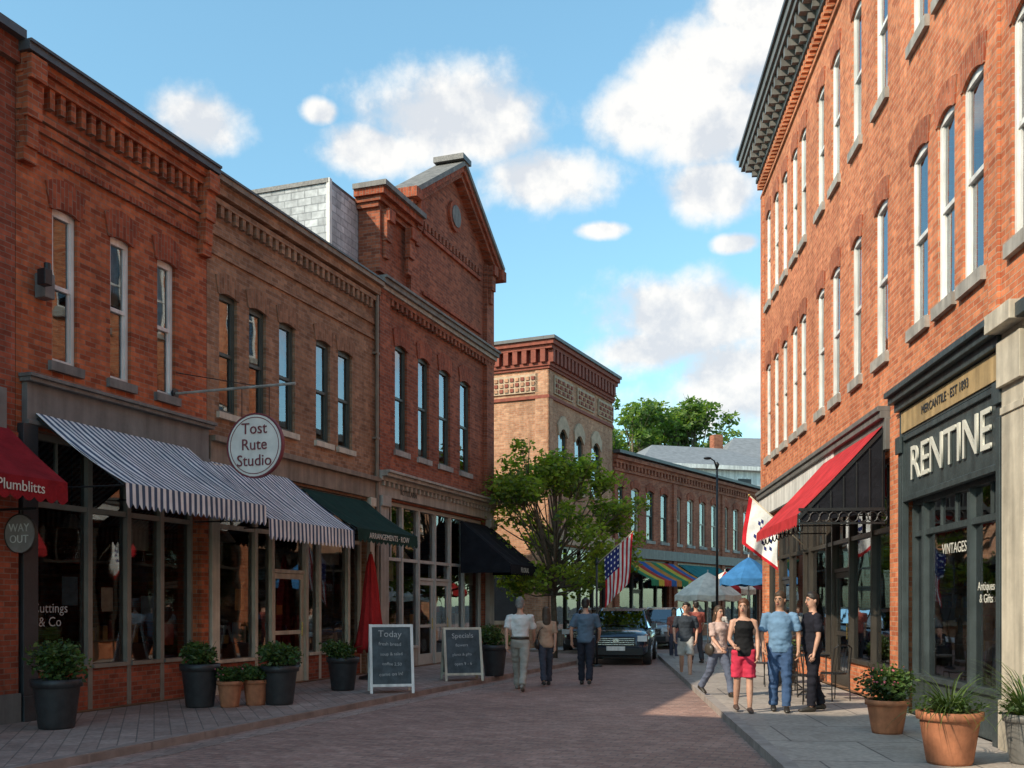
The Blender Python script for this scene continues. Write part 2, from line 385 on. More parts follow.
# ---- out-of-view three-storey block on the left, added to shade the foreground road
bz=empty('added_shade_block',Lloc(-34),LA)
mb=MB(); ops=[(1.2+2.3*i,2.1+2.3*i,z,z+2.3) for i in range(9) for z in (5.2,9.4)]
wall(mb,0,21.9,-.1,14.0,ops+[(1,10,0,3.9),(11,21,0,3.9)],BR); fr=MB();gl=MB()
for o in ops: window(fr,gl,*o,WHITE); lintel(mb,o[0],o[1],o[3],SR); sill(mb,o[0],o[1],o[2],STONE)
mb.box(-.2,-.5,13.8,21.9,.3,14.3,GREYP); mb.box(0,-.15,4.0,21.9,-.003,4.6,GREYP)
mb.build('facade',bz); fr.build('window_frames',bz); gl.build('window_panes',bz); shell(bz,0,21.9,12,14.0,BR,zmid=8.6)
shopfront(bz,1,10,3.9,[(2,'w'),(1,'d'),(2,'w'),(2,'w')],GREYP,B0,seed=5); shopfront(bz,11,21,3.9,[(2,'w'),(2,'w'),(1,'d'),(2,'w')],CREAM,B0,seed=6)

# ---- building 0
L0=11.0
b0=empty('brick_corner_store',Lloc(-12),LA)
mb=MB(); ops=[(x,x+.9,5.1,7.3) for x in (1.2,3.6,6.0,8.4,10.3)]
wall(mb,0,11.99,-.1,9.3,ops+[(.8,5.2,0,3.9),(5.8,11.2,0,3.9)],B0)
fr=MB();gl=MB()
for o in ops: window(fr,gl,*o,WHITE); lintel(mb,o[0],o[1],o[3],S1); sill(mb,o[0],o[1],o[2],STONED)
mb.box(-.05,-.22,9.3,11.98,.35,9.42,COPE); mb.box(0,-.1,9.0,11.98,-.003,9.3,B0); mb.box(0,-.16,3.95,11.7,-.003,4.5,GREYP)
mb.build('facade',b0); fr.build('window_frames',b0); gl.build('window_panes',b0)
shell(b0,0,11.98,12,9.3,B0); shopfront(b0,.8,5.2,3.9,[(2,'w'),(1,'d'),(2,'w')],GREYP,B0,seed=3); shopfront(b0,5.8,11.2,3.9,[(2,'w'),(1,'d'),(2,'w')],BRONZE,B0,seed=4)
MAROON=fabric('maroon_canvas',(.26,.015,.02))
awning(b0,8.2,11.75,4.05,3.2,1.07,.3,MAROON,name='maroon_awning')
text('Plumblitts',b0,(10.98,-1.155,3.07),.19,GOLDL,ext=.002)
mb=MB(); mb.box(11.5,-.1,0,11.95,-.003,3.95,B0); mb.box(11.46,-.13,0,11.97,-.1,.4,GREYP); mb.build('pilaster',b0)
rs=empty('round_shop_sign',Lloc(-.37,-.45,2.54),LA)
mb=MB(); mb.cyl((0,0,0),(.04,0,0),.25,mat('sign_taupe',(.28,.24,.22),.6,.2,6),28); mb.tube([(-.005,.0,0),(.045,0,0)],[.265,.265],28,BRONZE,cap=False); mb.beam((.02,.45,.33),(.02,-.28,.33),.03,.03,BLACK); mb.cyl((.02,0,.25),(.02,0,.33),.008,BLACK,6); mb.build('disc',rs)
text('WAY\nOUT',rs,(-.012,0,0),.15,WHITE,rz=R(-90),ext=.003)

# ---- building 1
b1=empty('red_brick_shop',Lloc(0),LA)
mb=MB(); ops=[(.65,1.13,5.08,7.32),(1.81,2.27,5.08,7.32),(2.89,3.34,5.08,7.32)]
wall(mb,0,4.19,-.1,9.12,ops+[(.3,3.95,0,4.05)],B1)
fr=MB();gl=MB()
for o in ops: window(fr,gl,*o,WHITE); lintel(mb,o[0],o[1],o[3],S1,.3,.12,.03,.14,.05); sill(mb,o[0],o[1],o[2],STONED)
for i,(z,p) in enumerate(((8.25,.05),(8.4,.09),(8.9,.14),(9.02,.2))): mb.box(.0,-p,z,4.185,-.003,z+(.13 if i!=1 else .08),B1)
x=.1
while x<4.1: mb.box(x,-.11,8.62,x+.09,-.002,8.9,B1); x+=.2
mb.box(-.05,-.3,9.15,4.19,.4,9.25,COPE); mb.box(-.05,-.33,9.25,4.19,.42,9.29,COPE)
for xa in (.02,3.93):
    mb.box(xa,-.12,7.7,xa+.24,-.004,9.1,B1); mb.box(xa-.01,-.2,8.3,xa+.25,-.121,9.08,B1); mb.box(xa+.02,-.16,7.9,xa+.22,-.122,8.3,B1); mb.box(xa-.02,-.28,8.8,xa+.26,-.201,9.12,B1)
mb.box(0,-.06,7.95,4.185,-.003,8.03,S1)
mb.build('facade',b1); fr.build('window_frames',b1); gl.build('window_panes',b1)
shell(b1,0,4.19,14,9.1,B1)
f=MB(); f.box(.1,-.1,4.1,4.12,-.003,4.68,GREYP); f.box(.06,-.2,4.68,4.16,-.003,4.74,GREYP); f.box(.04,-.24,4.74,4.18,-.003,4.79,GREYP); f.box(.1,-.13,4.1,4.12,-.1,4.16,GREYP)
f.box(.02,-.12,0,.28,-.003,4.1,CHAR); f.box(0,-.15,0,.3,-.121,.35,CHAR); f.box(3.97,-.06,0,4.17,-.003,4.1,B1); f.box(3.95,-.1,0,4.18,-.061,.7,B0)
f.build('shop_fascia',b1,bevel=.006)
shopfront(b1,.3,3.95,4.05,[(1.15,'w'),(.8,'w'),(.75,'w'),(.75,'w')],mat('frame_putty',(.25,.22,.18),.5,.15,4),B0,bulk=.7,seed=11)
STR=stripes('blue_white_stripe',(.78,.77,.75),(.07,.10,.16),.125)
awning(b1,.25,3.55,4.3,3.24,1.58,.34,STR,name='striped_awning',scal=.0625*2)
text('Cuttings\n& Co',b1,(.78,.165,1.45),.2,CHALK,ext=.001)
mb=MB(); mb.box(.32,-.2,5.9,.5,-.01,6.25,GREYP); mb.cyl((.41,-.15,6.25),(.41,-.15,6.4),.05,BLACK,8); mb.beam((.41,-.01,6.1),(.2,-.28,6.1),.03,.03,BLACK); mb.box(.12,-.4,6.0,.25,-.25,6.22,BLACK); mb.build('wall_lamp',b1,bevel=.01)
hs=empty('hanging_round_sign',Lloc(3.3,0,0),LA)
CR=mat('sign_cream',(.8,.75,.68),.6,.1,5); BURG=mat('sign_burgundy',(.2,.04,.05),.6,.1,5)
mb=MB(); mb.cyl((0,-.03,5.15),(0,-2.36,5.15),.022,STONE,8); mb.cyl((0,-.01,5.15),(0,-.05,5.15),.08,BLACK,10); mb.cyl((0,-.05,5.5),(0,-1.6,5.17),.008,BLACK,5)
for a in (1.35,1.87): mb.cyl((0,-a,5.15),(0,-a,4.63),.007,BLACK,5)
mb.cyl((-.03,-1.61,4.19),(.03,-1.61,4.19),.5,CR,40); mb.tube([(-.036,-1.61,4.19),(.036,-1.61,4.19)],[.53,.53],40,BURG,cap=False)
for xx in (-.036,.036): 
    for q in range(40):
        a0=2*math.pi*q/40;a1=2*math.pi*(q+1)/40
        for r0,r1 in ((.53,.505),(.465,.452)): mb.poly([(xx,-1.61+r*math.cos(a),4.19+r*math.sin(a)) for r,a in ((r0,a0),(r0,a1),(r1,a1),(r1,a0))],BURG)
mb.build('disc_and_bracket',hs)
text('Tost\nRute\nStudio',hs,(-.04,-1.61,4.2),.26,BURG,rz=R(-90),ext=.004)

# ---- building 2
b2=empty('brown_brick_shops',Lloc(4.2),LA)
def q2(a,b): return (a-4.2,b-4.2)
W2=6.36
mb=MB(); ops=[(*q2(a,b),5.07,7.25) for a,b in ((4.55,5.09),(5.47,6.03),(6.49,7.07),(7.89,8.48),(8.82,9.45))]
wall(mb,0,W2,-.1,9.1,ops+[(.3,5.9,0,4.05)],B2)
fr=MB();gl=MB(); DG=mat('frame_dark_green',(.06,.075,.065),.5,.2,4)
for o in ops: window(fr,gl,*o,DG); lintel(mb,o[0],o[1],o[3],S2,.26,.1,.025,.12,.05); sill(mb,o[0],o[1],o[2],CREAM,.11)
for z,p,h in ((7.85,.04,.07),(8.2,.05,.13),(8.75,.1,.1),(8.9,.16,.2)): mb.box(0,-p,z,W2-.005,-.003,z+h,B2)
x=.06
while x<6.2: mb.box(x,-.09,8.55,x+.1,-.002,8.75,B2); x+=.22
mb.box(0,-.26,9.1,W2,.4,9.2,COPEB); mb.box(0,-.29,9.2,W2,.42,9.24,COPE)
mb.build('facade',b2); fr.build('window_frames',b2); gl.build('window_panes',b2)
shell(b2,0,W2,14,9.1,B2)
f=MB(); f.box(.0,-.08,4.1,W2-.01,-.003,4.5,COPEB); f.box(0,-.18,4.5,W2-.01,-.003,4.6,COPEB)
for a in (0.02,5.94): f.box(a,-.1,0,a+.22,-.003,4.1,CREAM); f.box(a-.02,-.13,0,a+.24,-.101,.4,CREAM); f.box(a-.02,-.14,3.9,a+.24,-.101,4.1,CREAM)
f.cyl((6.28,-.1,.05),(6.28,-.1,8.9),.045,COPEB,10)
for z in (1,3,5.5,7.5): f.box(6.2,-.14,z,6.35,-.004,z+.05,COPEB)
f.build('shop_fascia',b2,bevel=.006)
shopfront(b2,.3,5.9,4.05,[(1.2,'w'),(.5,'w'),(1.1,'d'),(.45,'w'),(1.1,'w'),(.5,'w')],CREAM,B0,bulk=.6,seed=21)
awning(b2,-.45,2.5,4.15,3.05,1.5,.36,STR,name='striped_awning',scal=.125)
DGR=fabric('dark_green_canvas',(.014,.04,.03))
awning(b2,3.0,5.8,4.0,3.15,1.3,.28,DGR,name='green_awning')
text('ARRANGEMENTS · ROW',b2,(4.4,-1.385,3.02),.17,GOLDL,ext=.002)
mb=MB(); mb.box(-.2,1.2,9.1,.5,1.9,9.75,B2); mb.box(-.25,1.15,9.75,.55,1.95,9.83,STONED); mb.cyl((.15,1.5,9.8),(.15,1.5,10.05),.1,TERRA,10); mb.build('chimney',b2)

# ---- building 3 (gabled)
O3=10.58; W3=7.62
b3=empty('gabled_brick_building',Lloc(O3),LA)
def q3(a,b): return (a-O3,b-O3)
mb=MB(); ops=[(*q3(a,b),5.42,8.06) for a,b in ((11.62,12.3),(12.96,13.64),(14.3,15.05),(15.77,16.53))]
wall(mb,0,W3,-.1,9.3,ops+[(.6,7.1,0,4.15)],B3)
fr=MB();gl=MB()
for o in ops: window(fr,gl,*o,DG); lintel(mb,o[0],o[1],o[3],S1,.3,.16,.03,.14); sill(mb,o[0],o[1],o[2],STONE)
mb.prism([(0,9.3),(W3,9.3),(W3,12.0),(4.7,13.85),(1.8,12.0),(1.8,11.25),(0,11.25)],0,.45,B3)
for a,w in ((.0,.55),(W3-.6,.6)): mb.box(a,-.12,4.8,a+w,-.003,9.0,B3); mb.box(a,-.12,9.5,a+w,-.003,11.1 if a<1 else 11.9,B3)
mb.box(1.7,-.12,9.5,2.2,-.003,12.0,B3)
for z,p,h,m in ((9.0,.14,.1,B3),(9.1,.2,.1,STONE),(9.2,.28,.12,STONED),(9.32,.34,.06,STONED)): mb.box(-.05,-p,z,W3+.05,-.004,z+h,m)
x=.1
while x<W3-.1: mb.box(x,-.13,8.85,x+.12,-.004,9.0,B3); x+=.26
for z,p,h,m in ((11.0,.08,.12,B3),(11.12,.14,.12,B3),(11.24,.22,.16,S1),(11.4,.28,.12,STONED)): mb.box(-p,-p*1.5,z,2.0,.46,z+h,m)
for xx in (.1,1.35,1.82,W3-.5):
    zt=11.0 if xx<1.6 else 11.9
    mb.box(xx,-.26,zt-.75,xx+.28,-.13,zt-.02,B3); mb.box(xx+.03,-.2,zt-1.15,xx+.25,-.13,zt-.75,B3); mb.box(xx-.02,-.34,zt-.3,xx+.3,-.26,zt-.01,S1)
def rake(x0,z0,x1,z1):
    for off,w,h,m in ((.0,.9,.12,STONED),(-.14,.78,.16,S1),(-.3,.62,.14,B3)):
        mb.beam((x0,.06,z0+off),(x1,.06,z1+off),w,h,m)
rake(1.55,12.0,4.72,13.98); rake(4.68,13.98,W3+.25,11.95)
mb.box(4.4,-.43,13.97,5.0,.48,14.12,COPE)
mb.box(W3,-.4,11.6,W3+.35,.46,11.9,S1); mb.box(1.45,-.4,11.8,1.8,.47,12.05,S1)
mb.box(2.6,-.07,9.7,6.7,-.003,9.8,S1); mb.box(2.6,-.07,11.3,6.7,-.003,11.4,S1)
x=2.7
while x<6.6: mb.box(x,-.05,11.45,x+.12,-.003,11.65,B3); x+=.24
mb.tube([(4.7,-.09,12.5),(4.7,0,12.5)],[.42,.42],24,S1); mb.tube([(4.7,-.12,12.5),(4.7,-.08,12.5)],[.3,.3],24,STONED)
mb.build('facade',b3); fr.build('window_frames',b3); gl.build('window_panes',b3)
shell(b3,0,W3,13,9.35,B3)
f=MB(); f.box(-1.3,.55,9.0,-1.2,6.6,11.15,BG); f.box(-1.2,6.5,9.3,6,6.6,11.15,BG); f.box(-1.34,.5,11.15,6.1,6.7,11.25,COPE); f.box(-1.2,.47,9.3,6,.55,11.15,BG); f.box(6,.47,9.3,6.1,6.6,11.15,BG)
f.box(-1.33,.46,9.0,-1.22,.54,11.25,WHITE)
f.build('rear_upper_storey',b3)
f=MB()
GST=mat('stone_putty',(.38,.34,.29),.7,.15,4,streak=True)
for z,p,h in ((4.2,.1,.35),(4.55,.2,.1),(4.65,.34,.08),(4.73,.4,.06)): f.box(-.03,-p,z,W3+.03,-.004,z+h,GST)
x=.1
while x<W3-.1: f.box(x,-.18,4.44,x+.1,-.101,4.55,GST); x+=.25
for a in (.02,W3-.44): f.box(a,-.14,0,a+.42,-.004,4.2,GST); f.box(a-.02,-.18,0,a+.44,-.141,.5,GST); f.box(a-.02,-.2,3.95,a+.44,-.141,4.2,GST)
f.build('shop_fascia',b3,bevel=.006)
shopfront(b3,.6,7.1,4.15,[(1.0,'w'),(.9,'w'),(.95,'d'),(.95,'d'),(.9,'w'),(1.2,'w')],mat('frame_offwhite',(.48,.45,.4),.5,.12,4),GST,bulk=.55,trans=2.7,seed=31)
BLK=fabric('black_canvas',(.015,.016,.021))
awning(b3,5.1,7.45,4.0,2.75,1.5,.3,BLK,name='black_awning',sides=True)
text('FLORAL',b3,(6.3,-1.585,2.6),.2,GOLDL,ext=.002)
text('ROTULARN',b3,(1.6,-.11,4.37),.18,CHAR,ext=.002)

# ---- building 4
A4=math.atan2(.905,.425); O4=(1.35,37.4)
b4=empty('tan_corner_building',(*O4,0),A4)
mb=MB(); ops=[(1.0,1.85,6.1,8.4),(2.7,3.6,6.1,8.4),(4.6,5.6,6.1,8.4)]
wall(mb,0,7.2,-.1,11.3,ops+[(.7,6.6,0,3.9)],B4); fr=MB();gl=MB(); TS=mat('stone_warm',(.46,.34,.23),.8,.2,5)
for o in ops: window(fr,gl,*o,DG); lintel(mb,o[0],o[1],o[3],TS,.1,.4,.06,.15,.3); sill(mb,o[0],o[1],o[2],TS)
RB=mat('corbel_red',(.24,.06,.035),.8,.25,6)
def cornice4(L,M):
    for z,p,h,m in ((10.45,.08,.1,RB),(10.55,.14,.12,RB),(11.15,.26,.14,RB),(11.29,.36,.16,RB),(11.45,.44,.12,COPE),(9.35,.07,.12,RB)):
        mb.box(-p,-p,z,L,-.004,z+h,m,M)
    mb.box(-.03,-.03,10.67,L,-.0045,11.15,RB,M)
    x=-.1
    while x<L-.2: mb.box(x,-.25,10.67,x+.2,-.031,11.149,RB,M); x+=.38
    x=.5
    while x<L-1.6:
        mb.box(x,-.06,9.6,x+1.9,-.004,10.3,TS,M)
        for i in range(8):
            for j in range(3): mb.box(x+.1+i*.22,-.1,9.67+j*.2,x+.24+i*.22,-.061,9.8+j*.2,RB if (i+j)%2 else B4,M)
        x+=2.4
cornice4(7.2,None)
MS=Matrix.Rotation(-math.pi/2,4,'Z')@Matrix.Translation((-10,0,0))
cornice4(10,MS)
mb.box(-.06,-.06,0,.35,-.005,10.4,B4); mb.box(-.06,-.06,0,-.004,.5,10.4,B4)
mb.build('facade',b4); fr.build('window_frames',b4); gl.build('window_panes',b4)
shell(b4,0,7.2,10,11.3,B4)
shopfront(b4,.7,6.6,3.9,[(1,'w'),(1,'d'),(1,'w'),(1,'w')],BRONZE,B4,seed=41)
f=MB(); f.box(.1,-.15,3.95,7.1,-.004,4.5,TS)
for k in range(3): 
    f.box(-.02,1.2+k*2.8,1,-.1,2.6+k*2.8,3,CHAR); f.box(-.03,1.1+k*2.8,.85,-.1,2.7+k*2.8,1,TS)
f.build('shop_fascia',b4)

# ---- low row
A5=math.atan2(.823,.568); O5=(4.45,44)
b5=empty('brick_row_shops',(*O5,0),A5)
mb=MB(); ops=[(.2+1.5*i,.95+1.5*i,4.6,6.95) for i in range(20)]
shops=[(.6+6*i,5.6+6*i,0,3.7) for i in range(5)]
wall(mb,0,30.5,-.1,8.3,ops+shops,B5); fr=MB();gl=MB()
for o in ops: window(fr,gl,*o,DG if random.random()<.5 else CREAM); lintel(mb,o[0],o[1],o[3],S1,.15,.2,.04,.1,.12); sill(mb,o[0],o[1],o[2],STONE)
for z,p,h,m in ((7.55,.08,.12,B5),(7.9,.14,.15,B5),(8.05,.25,.15,B5),(8.3,.35,.14,COPE)): mb.box(0,-p,z,30.5,-.004,z+h,m)
x=.1
while x<30: mb.box(x,-.13,7.67,x+.14,-.004,7.9,B5); x+=.34
for k in range(6): mb.box(6*k-.05 if k else .0,-.1,0,6*k+.3,-.004,7.5,B5)
mb.box(.3,-.14,3.75,30.4,-.004,4.2,GREYP)
mb.build('facade',b5); fr.build('window_frames',b5); gl.build('window_panes',b5); shell(b5,0,30.5,10,8.3,B5,zs=4.2)
for i,s in enumerate(shops): shopfront(b5,s[0],s[1],3.7,[(1.2,'w'),(.8,'d'),(1.2,'w'),(.9,'w')],[BRONZE,CREAM,GREYP][i%3],B5,seed=50+i)
cs=[fabric('c_green',(.04,.2,.09)),fabric('c_yellow',(.6,.4,.05)),fabric('c_red',(.5,.05,.035)),fabric('c_blue',(.04,.11,.3)),fabric('c_orange',(.55,.2,.04))]
awning(b5,.4,6.2,3.6,2.7,1.6,.28,cs[0],name='rainbow_awning',cols=cs)
awning(b5,6.6,11.5,3.6,2.7,1.5,.28,fabric('teal_canvas',(.03,.16,.16)),name='teal_awning')
awning(b5,12.6,17.4,3.6,2.7,1.5,.28,MAROON,name='red_awning')

# ---- right building
RA=math.atan2(-.996,-.088); RO=(7.06,28.2)
def rx(Y): return (28.2-Y)*1.004
def Rw(x,y=0,z=0): return (RO[0]-.088*x+.996*y, RO[1]-.996*x-.088*y, z)
br=empty('orange_brick_building',(RO[0],RO[1],0),RA)
Ys=[(11.92,12.6),(12.9,13.54),(13.95,14.67),(15.9,16.6),(17.5,18.15),(19.07,19.75),(20.4,21.05),(22.2,22.85),(23.2,23.85),(24.45,25.1),(25.65,26.3),(26.85,27.5),(10.4,11.1),(9.1,9.8),(6.4,7.1),(4.6,5.3),(2.8,3.5)]
mb=MB(); ops=[(rx(b),rx(a),5.62,8.15) for a,b in Ys]+[(rx(b),rx(a),9.8,12.3) for a,b in Ys]
YE=11.1
wall(mb,0,30,-.1,13.65,ops+[(rx(14.9),rx(YE),0,4.1),(rx(27.7),rx(15.75),0,4.0),(rx(10.4),rx(4),0,4.1)],BR)
fr=MB();gl=MB(); WY=.03
for o in ops: window(fr,gl,*o,WHITE,cur=True); lintel(mb,o[0],o[1],o[3],SR,.24,.1,.02,.12,.1); sill(mb,o[0],o[1],o[2],STONE,.16)
WY=.06
for z,p,h,m in ((13.05,.05,.08,BR),(13.4,.1,.14,GREYP),(13.54,.16,.1,GREYP),(14.05,.52,.16,GREYP),(14.21,.58,.22,GREYP),(14.43,.64,.1,COPE)): mb.box(-p,-p,z,30,.2,z+h,m)
mb.box(0,-.14,13.64,30,.2,14.05,GREYP)
x=0
while x<29.9:
    mb.box(x,-.47,13.8,x+.16,-.141,14.049,GREYP); mb.box(x+.02,-.3,13.66,x+.14,-.141,13.8,GREYP); x+=.42
x=.1
while x<29.9: mb.box(x,-.16,13.25,x+.1,-.004,13.4,BR); x+=.22
mb.box(rx(11.68),-.04,4.85,rx(11.4),-.004,13.0,BR)
mb.box(0,-.05,4.85,.35,-.004,13.0,BR)
mb.build('facade',br); fr.build('window_frames',br); gl.build('window_panes',br)
shell(br,0,30,14,13.3,BR,zmid=9.0)
f=MB()
f.box(0,-.16,4.55,rx(15.75),-.004,4.66,GREYP); f.box(0,-.2,4.66,rx(15.75),-.004,4.74,GREYP); f.box(0,-.1,4.05,rx(19.2),-.004,4.55,WHITE); f.box(rx(19.2),-.09,4.05,rx(15.7),-.004,4.55,GREYP)
a,b=rx(15.0),rx(YE)
f.box(a,-.08,4.1,b,-.004,4.48,TEAL); f.box(a+.15,-.1,4.14,b-.1,-.081,4.46,TAN); f.box(a,-.16,4.48,b,-.004,4.6,TEAL); f.box(a-.05,-.24,4.6,b+.02,-.004,4.7,TEAL); f.box(a-.05,-.3,4.7,b+.02,-.004,4.78,TEAL)
f.box(a+.1,-.05,3.2,b-.1,-.004,4.08,TEAL); f.box(a+.1,-.09,3.12,b-.1,-.004,3.2,TEAL); f.box(a+.1,-.09,4.02,b-.1,-.051,4.09,TEAL)
for xx in (a,b-.2): f.box(xx,-.1,0,xx+.2,-.004,4.1,TEAL); f.box(xx-.02,-.13,0,xx+.22,-.101,.45,TEAL); f.box(xx-.02,-.14,3.85,xx+.22,-.101,4.1,TEAL); f.box(xx+.05,-.115,.6,xx+.15,-.101,3.7,TEAL)
a,b=rx(YE-.02),rx(10.5)
f.box(a,-.12,0,b,-.004,4.6,CREAM); f.box(a-.0,-.16,0,b+.04,-.121,.55,CREAM); f.box(a-.0,-.18,4.0,b+.04,-.121,4.5,CREAM); f.box(a-.02,-.3,4.6,b+.08,-.004,4.8,CREAM); f.box(a,-.14,3.7,b+.02,-.121,3.78,CREAM)
f.box(rx(10.4),-.12,4.1,rx(3.5),-.004,4.6,TEAL); f.box(rx(10.4),-.25,4.6,rx(3.5),-.004,4.75,TEAL)
f.build('shop_fascia',br,bevel=.005)
shopfront(br,rx(14.78)+.03,rx(11.32),3.15,[(.4,'w'),(1.5,'w'),(1.0,'w')],TEAL,TEAL,bulk=.6,trans=2.6,y=.06,g=glass('shop_glass_bright',(.72,.76,.76),.12),seed=61)
shopfront(br,rx(27.7),rx(15.75),4.0,[(1.2,'w'),(1.1,'d'),(1.3,'w'),(.5,'w'),(1.3,'w'),(.4,'w'),(1.1,'d'),(1.2,'w'),(1.2,'w')],BRONZE,BR,bulk=.6,trans=2.8,seed=71)
shopfront(br,rx(10.4),rx(4),4.1,[(1.5,'w'),(1,'d'),(1.5,'w')],TEAL,TEAL,seed=81)
text('RENTINE',br,((rx(14.9)+rx(YE))/2,-.07,3.62),.7,GOLDL,ext=.012,sx=1.08)
text('MERCANTILE · EST 1893',br,((rx(14.9)+rx(YE))/2,-.108,4.3),.17,CHAR,ext=.003)
text('VINTAGES',br,(rx(13.2),.095,2.35),.2,GOLDL,ext=.001)
text('Antiques\n& Gifts',br,(rx(12.1),.095,1.75),.15,GOLDL,ext=.001)
RED=fabric('red_canvas',(.48,.035,.04))
awning(br,rx(20.0),rx(15.85),4.48,3.05,1.35,.2,RED,name='red_awning')
f=MB(); xe=rx(15.85)+.02
for i in range(9):
    y=-.1-i*.15; f.tube([(xe,y+.075*math.cos(t),3.0+.08*math.sin(t)) for t in [k*math.pi/5 for k in range(11)]],[.012]*11,5,BLACK)
f.beam((xe,-.06,3.12),(xe,-1.4,3.12),.03,.05,BLACK); f.beam((xe,-.06,2.9),(xe,-1.4,2.9),.03,.03,BLACK)
for i in range(6): f.beam((xe,-.1-.2*i,3.12),(xe,-.1-.2*i,4.3-.22*i),.02,.02,BLACK)
f.beam((xe,-.06,4.4),(xe,-1.4,2.98),.03,.05,BLACK)
f.poly([(xe-.01,-.06,4.4),(xe-.01,-1.38,2.98),(xe-.01,-1.38,2.9),(xe-.01,-.06,3.1)],BLK)
xx=rx(15.85)
for i in range(10): 
    x=xx-.2-i*.4; f.tube([(x+.18*math.cos(t),-1.33,2.88-.1*abs(math.sin(t))) for t in [k*math.pi/6 for k in range(7)]],[.012]*7,5,BLACK)
f.build('iron_lacework',br)
f=MB(); f.box(rx(15.6),-.05,0,rx(15.02),-.004,4.5,BR); f.build('brick_pier',br)

# neighbouring building beyond the end
bn=empty('cream_brick_building',Rw(-14,3.4),RA)
mb=MB(); ops=[(1+2.2*i,1.9+2.2*i,5,7) for i in range(5)]; wall(mb,0,12.5,-.1,8.5,ops+[(1,11,0,3.8)],B4); fr=MB();gl=MB()
for o in ops: window(fr,gl,*o,WHITE); lintel(mb,o[0],o[1],o[3],S2); sill(mb,o[0],o[1],o[2],STONE)
mb.box(-.1,-.3,8.5,12.6,.3,8.75,COPE); mb.build('facade',bn); fr.build('window_frames',bn); gl.build('window_panes',bn); shell(bn,0,12.5,10,8.5,B4); shopfront(bn,1,11,3.8,[(1,'w'),(1,'d'),(1,'w'),(1,'w')],BRONZE,B4)

def house(name,x,y,w,d,h,rh,rz,wm,rm):
    e=empty(name,(x,y,0),rz); mb=MB(); mb.box(-w/2,-d/2,-.1,w/2,d/2,h,wm)
    o=.4; p=[(-w/2-o,-d/2-o,h),(w/2+o,-d/2-o,h),(w/2+o,d/2+o,h),(-w/2-o,d/2+o,h)]; r=[(-w/4,0,h+rh),(w/4,0,h+rh)]
    mb.poly([p[0],p[1],r[1],r[0]],rm);mb.poly([p[1],p[2],r[1]],rm);mb.poly([p[2],p[3],r[0],r[1]],rm);mb.poly([p[3],p[0],r[0]],rm); mb.poly(p[::-1],wm)
    mb.box(-w/2-.3,-d/2-.45,h-.25,w/2+.3,-d/2-.3,h+.02,WHITE)
    for i in range(int(w/2)): 
        xx=-w/2+1+i*2
        mb.box(xx-.1,-d/2-.06,h-2.6,xx+1.1,-d/2-.01,h-.7,WHITE); mb.box(xx,-d/2-.09,h-2.5,xx+1,-d/2-.05,h-.8,CHAR)
    mb.box(w/5,0,h+rh*.4,w/5+.7,.7,h+rh+1,B5); mb.build('house_body',e)
SL=mat('slate_roof',(.2,.205,.215),.8,.2,3)
house('grey_roof_house',12.6,72,11,9,11.0,2.0,.3,WHITE,SL); house('grey_roof_house',19.5,78,9,9,12.0,2.6,.1,CREAM,SL)

# ------------------------------------------------------------------ ground
def tile_mat(name,c1,c2,mo,bw,bh,ms,rot,rough=.85,varn=.3):
    m,nt,b=new_mat(name); co=objco(nt); mp=N(nt,'ShaderNodeMapping'); mp.inputs['Rotation'].default_value=(0,0,rot); nt.links.new(co,mp.inputs[0])
    br_=N(nt,'ShaderNodeTexBrick'); nt.links.new(mp.outputs[0],br_.inputs['Vector'])
    br_.inputs['Color1'].default_value=(*c1,1); br_.inputs['Color2'].default_value=(*c2,1); br_.inputs['Mortar'].default_value=(*mo,1)
    br_.inputs['Scale'].default_value=1; br_.inputs['Mortar Size'].default_value=ms; br_.inputs['Brick Width'].default_value=bw; br_.inputs['Row Height'].default_value=bh
    n1=noise_n(nt,co,.35,5,.65); n2=noise_n(nt,co,14,3); n3=noise_n(nt,co,2.2,5,.7)
    c=mix_rgb(nt,1,br_.outputs[0],remap(nt,n1,.3,.7,1-varn,1+varn),'MULTIPLY'); c=mix_rgb(nt,1,c,remap(nt,n2,.3,.7,.8,1.2),'MULTIPLY')
    c=mix_rgb(nt,1,c,remap(nt,n3,.35,.5,.78,1),'MULTIPLY')
    nt.links.new(c,b.inputs['Base Color']); nt.links.new(remap(nt,n3,.3,.7,rough-.2,rough),b.inputs['Roughness'])
    b.inputs['Specular IOR Level'].default_value=.35
    bump(nt,b,math_n(nt,'SUBTRACT',n2,br_.outputs[1]),.5,.012); return m
PAV=tile_mat('brick_pavers',(.31,.18,.145),(.43,.275,.22),(.22,.17,.15),.22,.11,.008,R(20),varn=.22)
CONC=tile_mat('sidewalk_concrete',(.37,.32,.28),(.43,.38,.335),(.17,.15,.14),1.5,1.5,.012,R(5),varn=.2)
CONL=tile_mat('sidewalk_paver',(.31,.22,.185),(.40,.30,.255),(.19,.15,.13),.4,.2,.008,LA,varn=.25)
KERB=mat('kerb_stone',(.33,.29,.265),.8,.25,3)
KERBL=mat('kerb_stone_worn',(.28,.215,.185),.8,.3,3)
ASP=mat('ground_asphalt',(.055,.055,.055),.9,.25,1.5)
mb=MB(); mb.poly([(-500,-500,-.108),(500,-500,-.108),(500,900,-.108),(-500,900,-.108)],ASP); mb.build('ground')
mb=MB(); mb.poly([(-14,-25,-.1),(9,-25,-.1),(12,30,-.1),(40,75,-.1),(30,85,-.1),(-8,40,-.1)],PAV); mb.build('brick_road')
